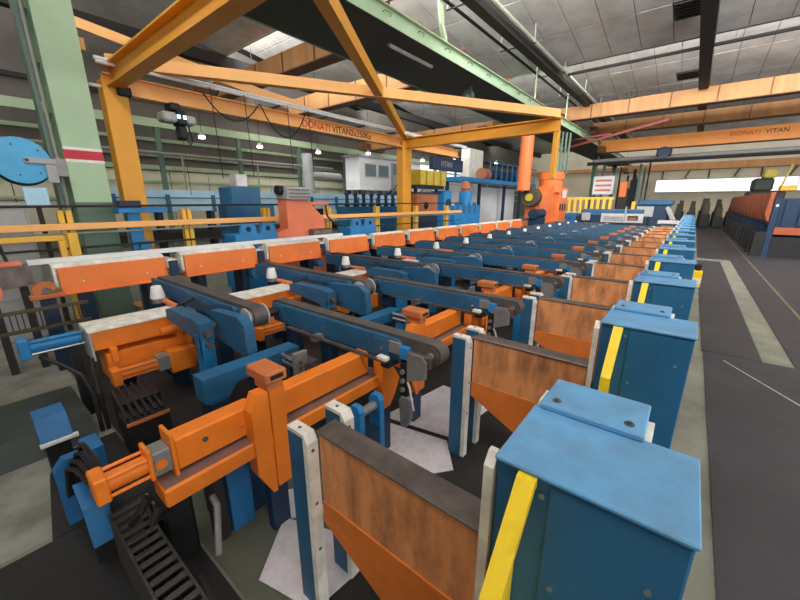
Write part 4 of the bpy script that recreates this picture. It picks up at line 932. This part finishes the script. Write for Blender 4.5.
B(-3.75, -3.5, 32.9, 33, .7, 1.8, b=.02).obj('yellow_post', 'fence_yellow', t)
B(-3.4, -1.2, 33.2, 35.8, 1.5, 1.9, b=.1).obj('hood', 'arm_blue', t)
MB().bar((-1.5, 32.95, 1.4), (-1.0, 32.6, .5), .2, .2).obj('chute', 'pale_steel', t)
t = thing('notice_board', 'pinkish notice board above the yellow railing', 'sign', (-7.0, 41, 2.0))
B(-8.2, -6.4, 41, 41.08, 2.5, 4.2).obj('board', 'wall_white', t)
for k in range(3): B(-8.0, -6.6, 40.98, 41, 2.8+.45*k, 2.98+.45*k).obj('strip', 'salmon', t)
for x in (-8.0, -6.6): B(x-.06, x+.06, 41.08, 41.2, FZ, 2.6).obj('leg', 'beam_dark', t)
t = thing('orange_pump', 'small orange pump unit between the far columns', 'machine', (-5.4, 40, FZ))
B(-5.8, -5.0, 39.8, 40.6, FZ, 3.0, b=.05).obj('casing', 'beam_dark', t)
B(-5.7, -5.1, 39.7, 39.8, 2.2, 3.6, b=.05).obj('front', 'orange_machine', t)
tag(B(-1.25, -.45, 21.2, 22.2, .75, .9, b=.02).box(-1.1, -.6, 21.4, 22.0, FZ, .75).obj('discharge_table', 'pale_steel'), 'pale steel discharge table at the end of the dividers', 'table')
for k in range(14):
    rnd = random.Random(k)
    x = -8.4+rnd.random()*4.6; y = 42+1.05*k
    t = thing('process_pipe', 'vertical process pipe in the far machine area', 'pipe', (x, y, FZ), 'far process pipes')
    MB().cyl((x, y, FZ), (x, y, 3.4+rnd.random()*2.4), .07+.08*rnd.random(), 8).obj('pipe', rnd.choice(['beam_dark', 'dark_blue', 'green_dark', 'ash']), t)
# ================================================================ RIGHT SIDE: second line of dark uprights
def rackunit():
    y = 21.4
    t = thing('upright_frame', 'dark blue upright frame with orange cheek plate closest along the aisle', 'frame', (3.2, y, FZ), 'upright frames across the aisle')
    B(2.55, 2.75, y, y+.35, FZ, 1.9, b=.01).obj('upright', 'dark_blue', t)
    B(2.2, 2.55, y, y+.3, FZ, .55, b=.01).obj('toe_block', 'black', t)
    MB().prism([(2.46, 1.0), (2.53, .95), (2.53, 2.15), (2.40, 2.15), (2.36, 1.3)], 'y', y+.06, y+1.56).obj('cheek_plate', 'rack_orange', t)
    B(2.75, 5.2, y+.05, y+.2, .75, 1.9, b=.01).obj('blade', 'dark_blue', t)
    B(2.75, 5.2, y+.02, y+.3, .45, .75, b=.01).obj('apron', 'rack_orange', t)
    B(2.75, 5.2, y, y+.25, FZ, .35, b=.01).obj('sole', 'black', t)
    B(2.53, 2.72, y+.35, y+1.45, .85, 1.0).obj('tie_beam', 'dark_blue', t)
    for k in range(5): B(2.9+.45*k, 3.0+.45*k, y-.04, y+.05, .8, 1.85).obj('rib', 'dark_blue', t)
    MB().lathe((2.66, y-.01, 1.62), [(.05, 0), (.05, .01)], 10, 'y').obj('cap', 'white', t)
    return t
row(rackunit(), 12, P, '{n} dark blue upright frame across the aisle counted from its free end')
t = thing('rail_truck', 'yellow and dark lifting machine standing behind the upright frames', 'machine', (4.2, 41.5, FZ))
B(3.2, 5.4, 41.2, 43.5, FZ, 2.6, b=.1).obj('chassis', 'beam_dark', t)
B(3.4, 4.6, 41.1, 43, 2.6, 3.6, b=.15).obj('engine_cover', 'girder_under', t)
B(3.9, 4.7, 41.4, 42.6, 3.6, 4.3, b=.1).obj('cab', 'olive_yellow', t)
MB().bar((5.0, 41.5, 2.6), (5.4, 41.5, 4.6), .12, .12, (0, 1, 0)).obj('mast', 'olive_yellow', t)
B(5.0, 5.9, 41, 42, 2.6, 3.0, b=.05).obj('step', 'fence_yellow', t)
for k in range(18):
    rnd = random.Random(50+k)
    x = -1.2+1.0*(k % 5)+.15*rnd.random(); y = 44+2.2*(k//5)+.6*rnd.random(); h = .8+rnd.random()*1.6
    t = thing('stacked_part', 'dark machine part stacked at the far end of the aisle', 'machine part', (x, y, FZ), 'far stacked parts')
    B(x-.35, x+.35, y-.4, y+.4, FZ, FZ+h*.6, b=.05).obj('crate', rnd.choice(['beam_dark', 'black', 'girder_under']), t)
    MB().prism([(x-.25, FZ+h*.6), (x+.25, FZ+h*.6), (x+.2, FZ+h+.25), (x-.15, FZ+h+.3)], 'y', y-.1, y+.1).obj('blade', rnd.choice(['beam_dark', 'rust_dark', 'girder_under']), t)
t = thing('floor_stop', 'yellow and white safety stop beside a blue cabinet', 'stop', (.26, 7.4, FZ))
B(.16, .28, 7.25, 7.4, .44, .70, b=.01).obj('yellow_block', 'yellow', t)
B(.162, .278, 7.24, 7.25, .5, .58).obj('white_band', 'white', t)
B(.17, .22, 7.32, 7.38, FZ, .44).obj('stem', 'black', t)
B(.17, .26, 7.3, 7.4, .70, .80, b=.02).obj('cap', 'black', t)
